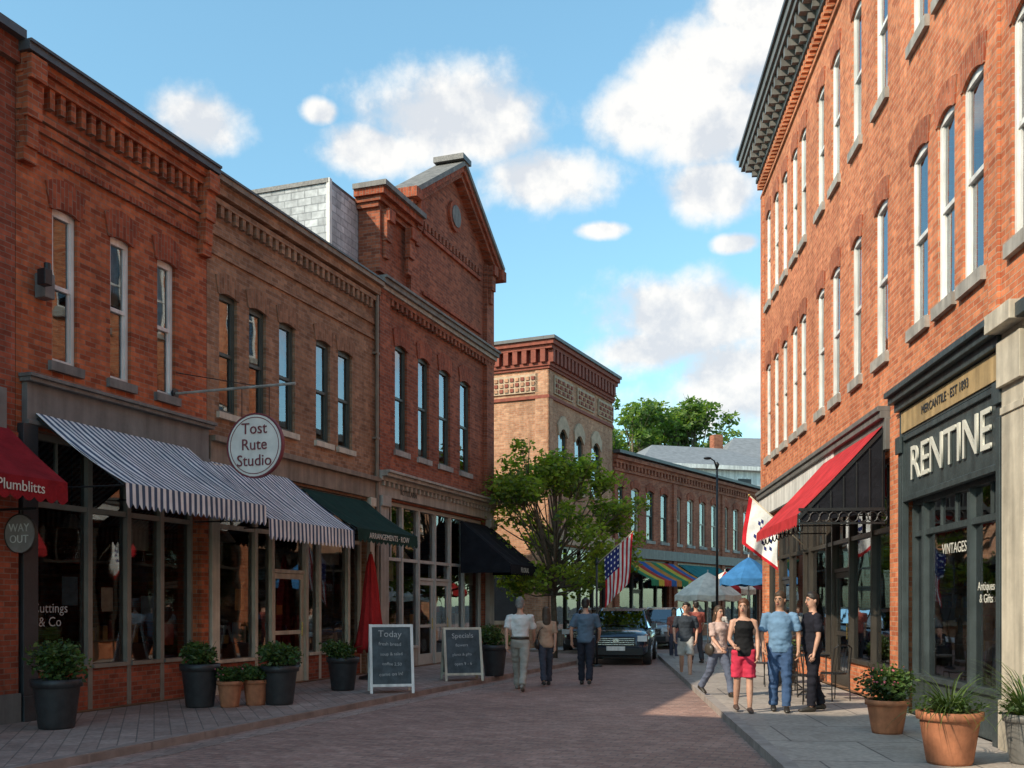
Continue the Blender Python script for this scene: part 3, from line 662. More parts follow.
def walk(name,poly,m):
    mb=MB(); n=len(poly)
    mb.poly([(p[0],p[1],0) for p in poly],m)
    for i in range(n):
        a=poly[i];b=poly[(i+1)%n]; mb.poly([(a[0],a[1],-.12),(b[0],b[1],-.12),(b[0],b[1],0),(a[0],a[1],0)],KERBL)
    mb.build(name)
Lk=3.1
walk('left_sidewalk',[Lp(-30,-Lk),Lp(17.0,-Lk),Lp(18.0,-Lk+.5),Lp(18.4,-Lk+1.4),Lp(18.4,.3),Lp(-30,.3)],CONL)
mb=MB(); e=empty('kerb',Lloc(0),LA); x=-30
while x<17: mb.box(x+.005,-Lk-.002,-.12,x+.995,-Lk+.15,.004,KERBL); x+=1.0
mb.build('kerb_stones',e,bevel=.02)
rp=[]
for Y in [-10,0,5,8,10,12,14,16,18,22,26,30,33]:
    rp.append((1.8+.09*Y-(.35 if Y<10 else 0)*((10-Y)/10 if Y>0 else 1),Y))
rpoly=rp+[(4.9+.088*33+.3,33.0),(4.9-.88,-10)]
walk('right_sidewalk',rpoly,CONC)
mb=MB()
for i in range(len(rp)-1):
    a=Vector((*rp[i],0));b=Vector((*rp[i+1],0)); n=max(1,int((b-a).length/1.0)); nn=Vector((0.996,-.088,0))
    for k in range(n):
        p=a+(b-a)*(k+.006)/n; q=a+(b-a)*(k+.994)/n
        c=[p-nn*.003,q-nn*.003,q+nn*.15,p+nn*.15]
        mb.poly([(v.x,v.y,.004) for v in c][::-1],KERB); mb.poly([(c[0].x,c[0].y,-.12),(c[0].x,c[0].y,.004),(c[1].x,c[1].y,.004),(c[1].x,c[1].y,-.12)],KERB)
mb.build('kerb')
def fw(o,ang,x,y): return (o[0]+math.cos(ang)*x-math.sin(ang)*y,o[1]+math.sin(ang)*x+math.cos(ang)*y)
walk('far_sidewalk',[fw(O4,A4,-1.5,-2.6),fw(O4,A4,7.4,-2.6),fw(O5,A5,30,-2.8),fw(O5,A5,30,.3),fw(O5,A5,0,.3),fw(O4,A4,7.2,.3),fw(O4,A4,-1.5,.3)],CONC)
mb=MB(); e=empty('paving_band',Lloc(0),LA)
mb.box(-30,-Lk-.45,-.099,17,-Lk-.15,-.0955,CONL); mb.build('band',e)

# ------------------------------------------------------------------ vegetation
def leaves(mb,c,r,n,size,mats,rd,flat=1.0):
    ids=[mb.mi(m) for m in mats]; V=mb.v; F=mb.f; MM=mb.m
    for _ in range(n):
        while True:
            dx,dy,dz=rd.uniform(-1,1),rd.uniform(-1,1),rd.uniform(-1,1); l=math.sqrt(dx*dx+dy*dy+dz*dz)
            if .05<l<=1: break
        s_=(.55+.45*rd.random()) if rd.random()<.5 else rd.uniform(.7,1.12)/l
        px,py,pz=c[0]+dx*s_*r[0],c[1]+dy*s_*r[1],c[2]+dz*s_*r[2]
        a=Vector((rd.gauss(0,1),rd.gauss(0,1),rd.gauss(0,.5))).normalized(); b=a.cross(Vector((rd.gauss(0,1),rd.gauss(0,1),rd.gauss(0,1)))).normalized()
        s=size*rd.uniform(.6,1.3); k=rd.random()
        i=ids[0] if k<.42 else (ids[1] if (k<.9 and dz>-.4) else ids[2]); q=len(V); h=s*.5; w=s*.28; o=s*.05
        V.append((px-a.x*h,py-a.y*h,pz-a.z*h)); V.append((px+b.x*w-a.x*o,py+b.y*w-a.y*o,pz+b.z*w-a.z*o)); V.append((px+a.x*h,py+a.y*h,pz+a.z*h)); V.append((px-b.x*w-a.x*o,py-b.y*w-a.y*o,pz-b.z*w-a.z*o))
        F.append((q,q+1,q+2,q+3)); MM.append(i)
def tree(name,x,y,z,clumps,h0,size,nper,seed,mats,tr=.13):
    rd=random.Random(seed); e=empty(name,(x,y,z)); w=MB(); l=MB()
    top=max(c[2] for c in clumps)
    tp=[Vector((0,0,-.05)),Vector((.03,.02,h0*.5)),Vector((.0,.05,h0)),Vector((.1,0,h0+(top-h0)*.45)),Vector((.05,0,top-.3))]
    w.tube(tp,[tr*1.3,tr,tr*.85,tr*.5,tr*.12],9,BARK)
    for c in clumps:
        C=Vector(c[:3]); t=rd.uniform(.0,.75); zb=h0+(min(C.z,top)-h0)*t*.8; zb=max(h0*.85,zb)
        P=Vector((.05,0,zb)); mid=P.lerp(C,.5)+Vector((0,0,-.12)); w.tube([P,mid,C],[tr*.38,tr*.22,.012],6,BARK)
        for k in range(4):
            q=C+Vector((rd.gauss(0,1),rd.gauss(0,1),rd.gauss(0,.7)))*c[3]*.6; w.tube([C.lerp(mid,.4),q],[tr*.12,.006],4,BARK)
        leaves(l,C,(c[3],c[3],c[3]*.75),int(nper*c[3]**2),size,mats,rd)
    w.build('trunk_and_limbs',e,smooth=True); l.build('leaves',e)
rd=random.Random(5); cl=[]
for i in range(60):
    a=rd.uniform(0,6.283); zz=rd.uniform(1.9,6.0)
    t=(zz-1.8)/4.9; rr=2.5*math.sin(math.pi*min(1,.2+t*.8))**.7*math.sqrt(rd.uniform(.15,1))
    cl.append((rr*math.cos(a),rr*math.sin(a),zz,rd.uniform(.36,.68)))
cl+= [(-2.1,0,4.3,.6),(-1.8,-.3,5.2,.6),(-1.2,0,5.9,.55),(-1.0,-.5,6.4,.4),(2.1,0,4.2,.6),(2.6,-.2,4.7,.4),(1.4,0,5.4,.5),(-2.4,.2,3.1,.55),(2.2,0,3.0,.55),(.2,-.6,6.0,.45),(2.5,.1,3.6,.45),(-2.5,0,3.8,.4)]
tree('street_tree',1.28,30.8,0,cl,1.8,.17,680,3,LEAF,.1)
for nm,x,y,H,sd in (('background_tree',9.8,82,19.4,1),('background_tree',12.4,86,18.6,2),('background_tree',15.2,84,19.2,5),('background_tree',7.0,90,19.5,6)):
    rd=random.Random(sd); cl=[]
    for i in range(34):
        a=rd.uniform(0,6.283); zz=rd.uniform(H-8.5,H-.8); t=(zz-(H-9))/9; rr=3.4*math.sqrt(max(.05,1-(t*1.6-.7)**2))*math.sqrt(rd.random()); cl.append((rr*math.cos(a),rr*math.sin(a),zz,rd.uniform(.8,1.4)))
    tree(nm,x,y,-.1,cl,6,.45,115,sd,LEAFB,.3)

def pot(mb,r,h,m):
    mb.lathe([(0,0),(r*.68,0),(r*.72,.03),(r*.92,h*.82),(r*.93,h*.84),(r*1.03,h*.85),(r*1.04,h),(r*.92,h),(r*.88,h*.92)],0,0,m,24)
    mb.lathe([(r*.9,h*.93),(0,h*.94)],0,0,SOIL,24)
def planter(name,x,y,r,h,m,ph,seed,spiky=False,flowers=None,z=0,w=1.35):
    rd=random.Random(seed); e=empty(name,(x,y,z),rd.uniform(0,6)); mb=MB(); pot(mb,r,h,m); mb.build('pot',e,smooth=True)
    l=MB()
    if spiky:
        for i in range(200):
            a=rd.uniform(0,6.283); L=ph*rd.uniform(.8,2.0); el=rd.uniform(.4,1.4); w_=rd.uniform(.006,.012); p=Vector((0,0,h*.92))+Vector((math.cos(a),math.sin(a),0))*r*.4*rd.random(); pts=[]
            side=Vector((-math.sin(a),math.cos(a),0))
            for k in range(7):
                pts.append((p.copy(),w_*(1-k/6.5))); p=p+Vector((math.cos(a)*math.cos(el),math.sin(a)*math.cos(el),math.sin(el)))*L/6; el-=.24
            mm=LEAFD[rd.randrange(2)]
            for k in range(6):
                a0,w0=pts[k];a1,w1=pts[k+1]; l.poly([a0-side*w0,a1-side*w1,a1+side*w1,a0+side*w0],mm)
        leaves(l,(0,0,h+.05),(r*1.15,r*1.15,.11),350,.05,LEAFD,rd)
    else:
        for k in range(9):
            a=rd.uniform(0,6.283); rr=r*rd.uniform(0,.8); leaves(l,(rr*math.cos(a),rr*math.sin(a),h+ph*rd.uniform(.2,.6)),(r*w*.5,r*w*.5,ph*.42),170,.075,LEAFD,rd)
        for k in range(25):
            a=rd.uniform(0,6.283); rr=r*rd.uniform(.2,1.3); l.tube([(0,0,h*.9),(rr*.6*math.cos(a),rr*.6*math.sin(a),h+ph*.5),(rr*math.cos(a),rr*math.sin(a),h+ph*rd.uniform(.5,1.05))],[.006,.005,.003],4,LEAFD[0])
    if flowers:
        for k in range(26):
            a=rd.uniform(0,6.283); rr=r*1.2*math.sqrt(rd.random()); l.ell((rr*math.cos(a),rr*math.sin(a),h+ph*rd.uniform(.4,.9)),(.016,.016,.012),flowers,6,3)
    l.build('foliage',e)
WF=mat('petals_white',(.6,.55,.5),.7,.1,10); PF=mat('petals_pink',(.5,.12,.16),.7,.1,10)
planter('potted_shrub',-5.92,13.0,.31,.64,POTB,.5,1,w=1.6)
planter('potted_shrub',-4.9,15.7,.3,.68,POTB,.36,2)
planter('potted_flowers',-4.43,15.7,.2,.41,TERRA,.22,3,flowers=PF)
planter('potted_flowers',-4.1,16.0,.21,.41,TERRA,.26,4)
planter('potted_shrub',-3.74,16.1,.3,.63,POTB,.38,5)
planter('potted_shrub',-3.18,18.8,.3,.62,POTB,.34,6,w=1.5)
planter('potted_shrub',-.40,22.6,.3,.7,POTB,.5,7)
planter('potted_flowers',4.69,12.5,.26,.42,TERRA,.45,8,flowers=PF,w=1.5)
planter('potted_spiky_plant',4.42,10.1,.31,.53,TERRA,.42,9,spiky=True)
planter('potted_spiky_plant',5.2,10.1,.22,.5,GREYP,.6,10,spiky=True)
planter('potted_shrub',5.6,20.5,.25,.5,POTB,.5,12)

# ------------------------------------------------------------------ street furniture
def aboard(name,x,y,rz,w,h,fm,lines):
    e=empty(name,(x,y,0),rz); H=h/math.cos(R(14))
    for s,nm in ((-1,'front_panel'),(1,'back_panel')):
        mb=MB(); M=Matrix.Translation((0,s*.02,h))@Matrix.Rotation(R(s*14),4,'X')@Matrix.Translation((0,0,-H))
        mb.box(-w/2,-.02,.0,-w/2+.05,.02,H,fm,M); mb.box(w/2-.05,-.02,.0,w/2,.02,H,fm,M); mb.box(-w/2+.05,-.018,H-.05,w/2-.05,.018,H-.001,fm,M); mb.box(-w/2+.05,-.018,.12,w/2-.05,.018,.17,fm,M)
        mb.box(-w/2+.05,-.008,.17,w/2-.05,.008,H-.05,BOARD,M); mb.build(nm,e)
    for i,(t,sz) in enumerate(lines):
        d=H-.18-i*(H-.35)/len(lines)
        zz=d*math.cos(R(14)); yy=-.02-(H-d)*math.sin(R(14))-.012
        o=text(t,e,(random.uniform(-.03,.03),yy,zz),sz,CHALK,ext=.001); o.rotation_euler=(R(90-14),R(random.uniform(-3,3)),0)
    mb=MB(); mb.cyl((-w/2+.02,-.12,h*.45),(-w/2+.02,.12,h*.45),.006,BLACK,5); mb.cyl((w/2-.02,-.12,h*.45),(w/2-.02,.12,h*.45),.006,BLACK,5); mb.build('hinge_chains',e)
aboard('sandwich_board',-2.23,18.4,R(12),.8,1.24,WHITE,[('Today',.17),('fresh bread',.09),('soup & salad',.08),('coffee 2.50',.08),('come on in!',.09)])
aboard('sandwich_board',-1.07,21.3,R(14),.82,1.12,CREAM,[('Specials',.15),('flowers',.09),('plants & gifts',.08),('open 9 - 6',.09)])
e=empty('closed_patio_umbrella',(-3.05,21.6,0)); mb=MB(); mb.cyl((0,0,0),(0,0,2.75),.022,WOOD,8); mb.lathe([(.26,0),(.26,.06),(.08,.1),(.05,.3)],0,0,BLACK,16)
REDU=fabric('red_umbrella_cloth',(.4,.025,.025)); b=len(mb.v); n=32; prof=[(.03,2.7),(.09,2.4),(.15,1.9),(.2,1.3),(.27,.8),(.31,.62),(.24,.6)]
i_=mb.mi(REDU)
for j,(r,z) in enumerate(prof):
    for q in range(n):
        rr=r*(1+.22*math.sin(q*math.pi/2+.3*j)); th=2*math.pi*q/n+.06*j; mb.v.append((rr*math.cos(th),rr*math.sin(th),z+(.06*math.sin(q*1.3) if j>4 else 0)))
for j in range(len(prof)-1):
    for q in range(n): mb.f.append((b+j*n+q,b+j*n+(q+1)%n,b+(j+1)*n+(q+1)%n,b+(j+1)*n+q)); mb.m.append(i_)
mb.build('umbrella',e,smooth=True)
def parasol(name,x,y,r,zr,zt,cols,z=0):
    e=empty(name,(x,y,z),.3); mb=MB(); mb.cyl((0,0,0),(0,0,zt+.08),.022,WHITE,8); mb.lathe([(.28,0),(.28,.07),(.05,.12)],0,0,BLACK,16); n=8
    for i in range(n):
        a0=2*math.pi*i/n;a1=2*math.pi*(i+1)/n; c=cols[i%len(cols)]; am=(a0+a1)/2
        for j in range(4):
            t0=j/4;t1=(j+1)/4
            def P(t,a,mid=False): rr=r*t*(.955 if mid else 1); return (rr*math.cos(a),rr*math.sin(a),zt+(zr-zt)*t**1.15-(.03*t if mid else 0))
            mb.poly([P(t0,a0),P(t1,a0),P(t1,am,1),P(t0,am,1)],c); mb.poly([P(t0,am,1),P(t1,am,1),P(t1,a1),P(t0,a1)],c)
        A=(r*math.cos(a0),r*math.sin(a0),zr);B=(r*.955*math.cos(am),r*.955*math.sin(am),zr-.03);C=(r*math.cos(a1),r*math.sin(a1),zr)
        mb.poly([A,(A[0],A[1],zr-.18),(B[0],B[1],zr-.24),B],c); mb.poly([B,(B[0],B[1],zr-.24),(C[0],C[1],zr-.18),C],c)
        mb.cyl((0,0,zr-.2),(r*.7*math.cos(a0),r*.7*math.sin(a0),zt+(zr-zt)*.7-.03),.008,BLACK,4)
    mb.build('canopy_and_pole',e)
BLU=fabric('blue_canvas',(.05,.19,.42)); CRM=fabric('cream_canvas',(.8,.7,.6))
parasol('blue_patio_umbrella',7.15,30.2,.9,2.4,3.05,[BLU])
parasol('cream_patio_umbrella',6.85,35,1.2,2.05,2.85,[CRM],-.1)
parasol('cream_patio_umbrella',8.2,38.5,1.2,2.2,2.9,[CRM,REDU])
def bistro(x,y,rz,nm='bistro_table'):
    e=empty(nm,(x,y,0),rz); mb=MB(); mb.cyl((0,0,.72),(0,0,.745),.33,BLACK,24); mb.cyl((0,0,.03),(0,0,.72),.025,BLACK,8)
    for k in range(3):
        a=k*2.094; mb.tube([(0,0,.12),(.15*math.cos(a),.15*math.sin(a),.1),(.27*math.cos(a),.27*math.sin(a),.012)],[.015]*3,6,BLACK)
    mb.build('table',e)
def chair(x,y,rz):
    e=empty('bistro_chair',(x,y,0),rz); mb=MB()
    for sx in (-.18,.18): mb.tube([(sx,.2,0),(sx,.18,.45),(sx*.95,.25,.88)],[.011]*3,6,BLACK); mb.cyl((sx,-.2,0),(sx,-.17,.45),.011,BLACK,6); mb.cyl((sx,-.18,.2),(sx,.19,.2),.007,BLACK,5)
    mb.cyl((0,0,.445),(0,0,.465),.21,BLACK,20); mb.tube([(.171,.25,.88),(.1,.27,.93),(-.1,.27,.93),(-.171,.25,.88)],[.011]*4,6,BLACK)
    for k in range(5): mb.cyl((-.12+k*.06,.19,.46),(-.11+k*.055,.265,.92),.006,BLACK,5)
    mb.build('chair_frame',e)
bistro(5.15,17.3,0); chair(4.75,17.5,R(90)); chair(5.4,16.8,R(200)); bistro(5.3,19.2,0); chair(5.0,19.8,R(30)); chair(5.1,18.6,R(170)); chair(4.75,16.3,R(120))
e=empty('street_lamp',(6.85,33.4,-.1)); mb=MB(); mb.lathe([(.16,0),(.16,.12),(.1,.2),(.08,.7),(.06,.8)],0,0,BLACK,14); mb.cyl((0,0,.5),(0,0,6.4),.05,BLACK,12,.035)
mb.tube([(0,0,6.2),(-.1,-.05,6.5),(-.3,-.2,6.6)],[.03,.025,.02],7,BLACK); mb.ell((-.36,-.22,6.57),(.14,.09,.05),BLACK); mb.lathe([(.05,6.3),(.08,6.4),(.0,6.5)],0,0,BLACK,10); mb.build('post_and_head',e,smooth=True)
def flag(name,base,tip,w,h,fn,droop):
    e=empty(name,base); mb=MB(); T=Vector(tip); mb.cyl((0,0,0),tuple(T),.015,mat('pole_wood',(.5,.42,.3),.5,.1,5),7); mb.ell(tuple(T),(.03,.03,.03),mat('brass',(.5,.35,.12),.3,.1,5,metal=1))
    d=T.normalized(); down=Vector((0,0,-1)); side=Vector((d.x,d.y,0)).normalized(); per=side.cross(Vector((0,0,1))); NX=26;NY=26
    def P(i,j):
        u=i/NX;v=j/NY
        p=T-d*(h*u)+down*(w*v*.96)+side*(.05*math.sin(v*3))*v
        p+=per*(.09*math.sin(u*9+v*3)*v+.04*math.sin(u*17+v*5)*v); p+=side*(-droop*v*(1-u)); return p
    b=len(mb.v)
    for i in range(NX+1):
        for j in range(NY+1): mb.v.append(tuple(P(i,j)))
    for i in range(NX):
        for j in range(NY):
            mb.f.append((b+i*(NY+1)+j,b+(i+1)*(NY+1)+j,b+(i+1)*(NY+1)+j+1,b+i*(NY+1)+j+1)); mb.m.append(mb.mi(fn(i,j,NX,NY)))
    mb.build('flag_and_pole',e,smooth=True); return e
FR=fabric('flag_red',(.5,.02,.03));FW=fabric('flag_white',(.78,.77,.74));FB=fabric('flag_blue',(.025,.035,.15))
def usf(i,j,NX,NY):
    if i>NX*.46 and j<NY*.45: return FW if (i%3==1 and j%3==1) else FB
    return FR if int(i/2)%2==0 else FW
flag('american_flag',(2.36,27.6,2.75),(.95,-.25,.85),1.45,1.05,usf,.12)
e=empty('flag_post',(2.34,27.62,-.1)); mb=MB(); mb.cyl((0,0,0),(0,0,3.0),.03,BLACK,10); mb.lathe([(.16,0),(.16,.04),(.05,.07)],0,0,BLACK,16); mb.cyl((-.02,0,2.8),(.08,-.02,2.92),.03,BLACK,8); mb.build('post',e,smooth=True)
def bnf(i,j,NX,NY):
    if j>NY*.9 or i<3: return FR
    if (i//2*7+j//2*5)%11<3 and 7<i<22 and 5<j<20: return FB
    return FW
wx=Rw(rx(22.5)); flag('banner_flag',(wx[0],wx[1],2.95),(-1.15,.3,1.15),1.15,.9,bnf,-.15)

# ------------------------------------------------------------------ cars
def car(name,x,y,rz,col,z=-.1,h=1.0):
    e=empty(name,(x,y,z),rz); P,nt,b=new_mat(name+'_paint'); b.inputs['Base Color'].default_value=(*col,1); b.inputs['Roughness'].default_value=.22; b.inputs['Metallic'].default_value=.3; b.inputs['Coat Weight'].default_value=.8
    GL=glass('car_glass',(.2,.24,.25),.14); TY=mat('tyre',(.02,.02,.02),.85,.2,10); RIM=mat('rim_alloy',(.45,.46,.47),.3,.1,5,metal=.9); CHR=mat('chrome',(.6,.6,.6),.2,.05,5,metal=1)
    HL=mat('headlamp',(.75,.78,.8),.12,.05,5); TL=mat('plastic_black',(.02,.02,.02),.6,.2,10)
    st=[(-2.28,.62,.42,.72),(-2.22,.78,.3,.84),(-2.05,.87,.24,.93),(-1.6,.91,.22,1.0),(-1.0,.92,.22,1.06),(0,.92,.22,1.08),(1.2,.92,.22,1.09),(1.9,.91,.24,1.08),(2.15,.88,.3,1.02),(2.26,.8,.42,.9)]
    mb=MB(); n=20; b0=len(mb.v); i=mb.mi(P)
    for (yy,hw,zb,zt) in st:
        for q in range(n):
            th=2*math.pi*q/n; c=math.cos(th); s=math.sin(th); f=lambda v:math.copysign(abs(v)**.42,v)
            mb.v.append((hw*f(c)*(1-.05*max(0,s)),yy,(zb+zt)/2+(zt-zb)/2*f(s)))
    for j in range(len(st)-1):
        for q in range(n): mb.f.append((b0+j*n+q,b0+(j+1)*n+q,b0+(j+1)*n+(q+1)%n,b0+j*n+(q+1)%n)); mb.m.append(i)
    mb.f.append(tuple(b0+q for q in range(n))); mb.m.append(i); mb.f.append(tuple(b0+(len(st)-1)*n+q for q in reversed(range(n)))); mb.m.append(i)
    mb.build('body',e,smooth=True)
    g=MB(); gs=[(-1.05,1.04,.80),(-.3,1.52,.64),(.1,1.6,.63),(1.3,1.58,.63),(1.75,1.5,.62),(2.12,1.05,.72)]
    for j in range(len(gs)-1):
        (y0,z0,w0),(y1,z1,w1)=gs[j],gs[j+1]; zb=1.03
        mid=0<j<4
        g.poly([(-w0,y0,z0),(w0,y0,z0),(w1,y1,z1),(-w1,y1,z1)],P if mid else GL)
        for s in (-1,1): g.poly([(s*.84,y0,zb),(s*w0,y0,z0),(s*w1,y1,z1),(s*.84,y1,zb)],GL)
    g.build('greenhouse',e)
    d=MB()
    for s in (-1,1):
        for j in range(len(gs)-1): d.beam((s*gs[j][2],gs[j][0],gs[j][1]),(s*gs[j+1][2],gs[j+1][0],gs[j+1][1]),.05,.05,P)
        for yy,zz,ww in ((.35,1.6,.635),(1.35,1.58,.635)): d.beam((s*.85,yy,1.05),(s*ww,yy,zz),.05,.03,TL)
        d.box(s*.98-.08,-.88,1.03,s*.98+.08,-.76,1.16,P)
        for yy in (-1.42,1.4):
            d.cyl((s*.72,yy,.335),(s*.925,yy,.335),.43,TL,24); d.cyl((s*.71,yy,.335),(s*.94,yy,.335),.335,TY,24); d.cyl((s*.9,yy,.335),(s*.947,yy,.335),.22,RIM,16)
            for k in range(5): a=k*1.257; d.beam((s*.95,yy,.335),(s*.95,yy+.2*math.cos(a),.335+.2*math.sin(a)),.03,.04,RIM)
        d.box(s*.74-.14,-2.27,.68,s*.74+.13,-2.1,.84,HL); d.box(s*.74-.1,2.15,.75,s*.74+.1,2.27,1.0,mat('tail_lamp',(.35,.01,.01),.2,.05,5)); d.box(s*.6-.1,-2.3,.36,s*.6+.1,-2.2,.44,HL)
    d.box(-.55,-2.31,.55,.55,-2.2,.8,TL); 
    for k in range(4): d.box(-.52,-2.325,.58+k*.055,.52,-2.31,.6+k*.055,CHR)
    d.box(-.75,-2.31,.3,.75,-2.22,.5,TL); d.box(-.26,-2.335,.42,.26,-2.312,.54,WHITE); d.box(-.26,2.265,.7,.26,2.28,.82,WHITE)
    d.box(-.08,-2.33,.66,.08,-2.326,.74,CHR); d.box(-.7,-2.0,.2,.7,2,.3,TL)
    for s in (-1,1): d.cyl((s*.3-.3,-1.1,1.1),(s*.3+.2,-.98,1.13),.01,TL,4)
    for s in (-1,1): d.box(s*.38-.22,.1,.6,s*.38+.22,.25,1.3,TL); d.box(s*.38-.12,.12,1.3,s*.38+.12,.22,1.45,TL)
    d.build('trim_and_wheels',e,bevel=.01)
car('parked_suv',3.35,30.3,R(-11),(.02,.04,.07)); car('parked_car',3.15,37.0,R(-14),(.02,.02,.025)); car('parked_car',6.1,40.5,R(-24),(.3,.3,.31))

# ------------------------------------------------------------------ people
def remesh(mb,name,par,vox=.016,sm=4,fold=0):
    ob=mb.build(name,None); md=ob.modifiers.new('r','REMESH'); md.mode='VOXEL'; md.voxel_size=vox; md.use_smooth_shade=True
    s=ob.modifiers.new('s','SMOOTH'); s.iterations=sm; s.factor=.5
    dg=bpy.context.evaluated_depsgraph_get(); me=bpy.data.meshes.new_from_object(ob.evaluated_get(dg)); old=ob.data
    mats=list(old.materials); ob.modifiers.clear(); ob.data=me; me.materials.clear()
    for m in mats: me.materials.append(m)
    n=len(me.polygons); me.polygons.foreach_set('use_smooth',[True]*n); me.polygons.foreach_set('material_index',[0]*n)
    if fold:
        for v in me.vertices:
            c=v.co; k=noise.noise(Vector((c.x*7,c.y*7,c.z*13)))+.6*noise.noise(Vector((c.x*16+5,c.y*16,c.z*24))); v.co=c+v.normal*(fold*k)
    ob.parent=par; return ob
SK=[mat('skin_light',(.54,.3,.21),.5,.1,8),mat('skin_tan',(.44,.235,.15),.5,.1,8)]
HR={'grey':mat('hair_grey',(.2,.19,.18),.7,.3,30),'brown':mat('hair_brown',(.06,.035,.02),.6,.3,30),'dark':mat('hair_dark',(.02,.015,.012),.5,.3,30),'auburn':mat('hair_auburn',(.11,.045,.022),.6,.3,30)}
def cloth(c): return fabric('cloth_%02d_%02d_%02d'%tuple(int(v*99) for v in c),c)
LIP=mat('lips',(.3,.08,.07),.5,.1,8); EYE=mat('eye_dark',(.02,.015,.01),.2,.1,8); EYW=mat('eye_white',(.6,.58,.55),.3,.05,8)
BELT=mat('leather_belt',(.04,.025,.015),.5,.2,12)
def person(name,x,y,z,head,h,fem,legs,arms,top,bot,bottype,hair,hs='short',skin=0,sleeve='short',shoe=(.03,.025,.02),bag=None,belly=0,turn=0,lean=0,tuck=False):
    far=1.0 if y<24 else 1.5
    e=empty(name,(x,y,z),R(head),h/1.775); S=SK[skin]; V=Vector
    hw=.088; sh=.165 if fem else .2
    L=[]
    for s,(a,k) in zip((-1,1),legs):
        a=R(a);k=R(k); H=V((s*hw,0,.93)); K=H+V((s*.005,math.sin(a),-math.cos(a)))*.43; A=K+V((0,math.sin(a-k),-math.cos(a-k)))*.42; L.append((H,K,A,a-k))
    mz=min(l[2].z for l in L)-.085
    for i in range(2):
        H,K,A,t=L[i]; L[i]=(H-V((0,0,mz)),K-V((0,0,mz)),A-V((0,0,mz)),t)
    D=-mz
    def T(p): return V((p[0],p[1]+lean*(p[2]-.93),p[2]+D))
    AR=[]
    for s,(b,c,el) in zip((-1,1),arms):
        b=R(b);c=R(c);el=R(el); sp=T((s*sh,0,1.415)); d=V((s*math.sin(c),math.sin(b)*math.cos(c),-math.cos(b)*math.cos(c))); E=sp+d*.29
        d2=V((s*math.sin(c)*.2-s*.25*math.sin(el),math.sin(b+el),-math.cos(b+el))).normalized(); W=E+d2*.25; AR.append((sp,E,W,d2,s))
    mb=MB(); g=1 if not fem else .9
    tor=[(.86,.12,.09,0),(.93,.165,.115,-.01),(1.02,.158,.105,0),(1.10,.142*g,.098+belly*.5,belly*.6),(1.22,.15*g,.105+belly*.4,belly*.5),(1.33,.168*g,.112+(.012 if fem else 0),.01),(1.41,.165*g,.09,0),(1.455,.11,.07,-.005),(1.49,.056,.055,-.008),(1.56,.05,.054,.002)]
    mb.tube([T((0,t[3],t[0])) for t in tor],[(t[1],t[2]) for t in tor],18,S,lat=(1,0,0))
    for H,K,A,t in L: mb.tube([H+V((0,0,.02)),H.lerp(K,.5),K,K.lerp(A,.35),A,A+V((0,.0,-.03))],[.088,.078,.054,.056,.036,.038],12,S,lat=(1,0,0))
    for sp,E,W,d2,s in AR:
        mb.tube([sp-V((s*.05,0,0))+V((0,0,.01)),sp,sp.lerp(E,.5),E,E.lerp(W,.35),W,W+d2*.05,W+d2*.09],[.05,.053,.045,.037,.037,.025,(.022,.036),(.016,.036)],10,S,lat=(0,1,0))
    hd=[(1.535,.028,.03,.035),(1.55,.045,.06,.03),(1.585,.058,.08,.015),(1.63,.069,.09,.006),(1.67,.073,.095,0),(1.71,.069,.09,-.003),(1.742,.05,.065,-.006),(1.76,.018,.025,-.008)]
    RT=Matrix.Rotation(R(turn),4,'Z'); lt=tuple(RT@V((1,0,0)))
    def HT(p): q=RT@V((p[0],p[1],0)); return T((q.x,q.y,p[2]))
    mb.tube([HT((0,t[3],t[0])) for t in hd],[(t[1],t[2]) for t in hd],16,S,lat=lt)
    remesh(mb,'body',e,.014*far,3)
    m=MB(); m.tube([HT((0,.088,1.665)),HT((0,.103,1.635)),HT((0,.108,1.622)),HT((0,.09,1.612))],[.007,.011,.014,.008],8,S,lat=lt)
    for s in (-1,1):
        m.ell(HT((s*.03,.085,1.655)),(.013,.012,.008),EYW,8,5); m.ell(HT((s*.03,.094,1.655)),(.008,.006,.008),EYE,6,4)
        m.beam(HT((s*.014,.096,1.676)),HT((s*.048,.084,1.676)),.008,.011,HR[hair]); m.ell(HT((s*.075,-.005,1.645)),(.012,.02,.032),S,8,6)
    m.ell(HT((0,.088,1.588)),(.026,.01,.009),LIP,8,4)
    for sp,E,W,d2,s in AR:
        P=W+d2*.085; f=V((0,1,0)); f=(f-d2*f.dot(d2)).normalized(); inn=V((-s,0,0)); inn=(inn-d2*inn.dot(d2)-f*inn.dot(f)).normalized()
        for q,(o,ln) in enumerate(((.027,.07),(.009,.08),(-.009,.075),(-.026,.058))):
            r=P+f*o-d2*.01; k1=r+d2*(ln*.5)+inn*.006; k2=k1+d2*(ln*.3)+inn*.02; k3=k2+d2*(ln*.12)+inn*.02
            m.tube([r,k1,k2,k3],[.0095,.009,.008,.006],6,S)
        t0=W+d2*.03+f*.025; m.tube([t0,t0+f*.022+d2*.025+inn*.008,t0+f*.028+d2*.052+inn*.018,t0+f*.024+d2*.068+inn*.022],[.012,.011,.009,.006],6,S)
    m.build('face_and_hands',e,smooth=True)
    m=MB()
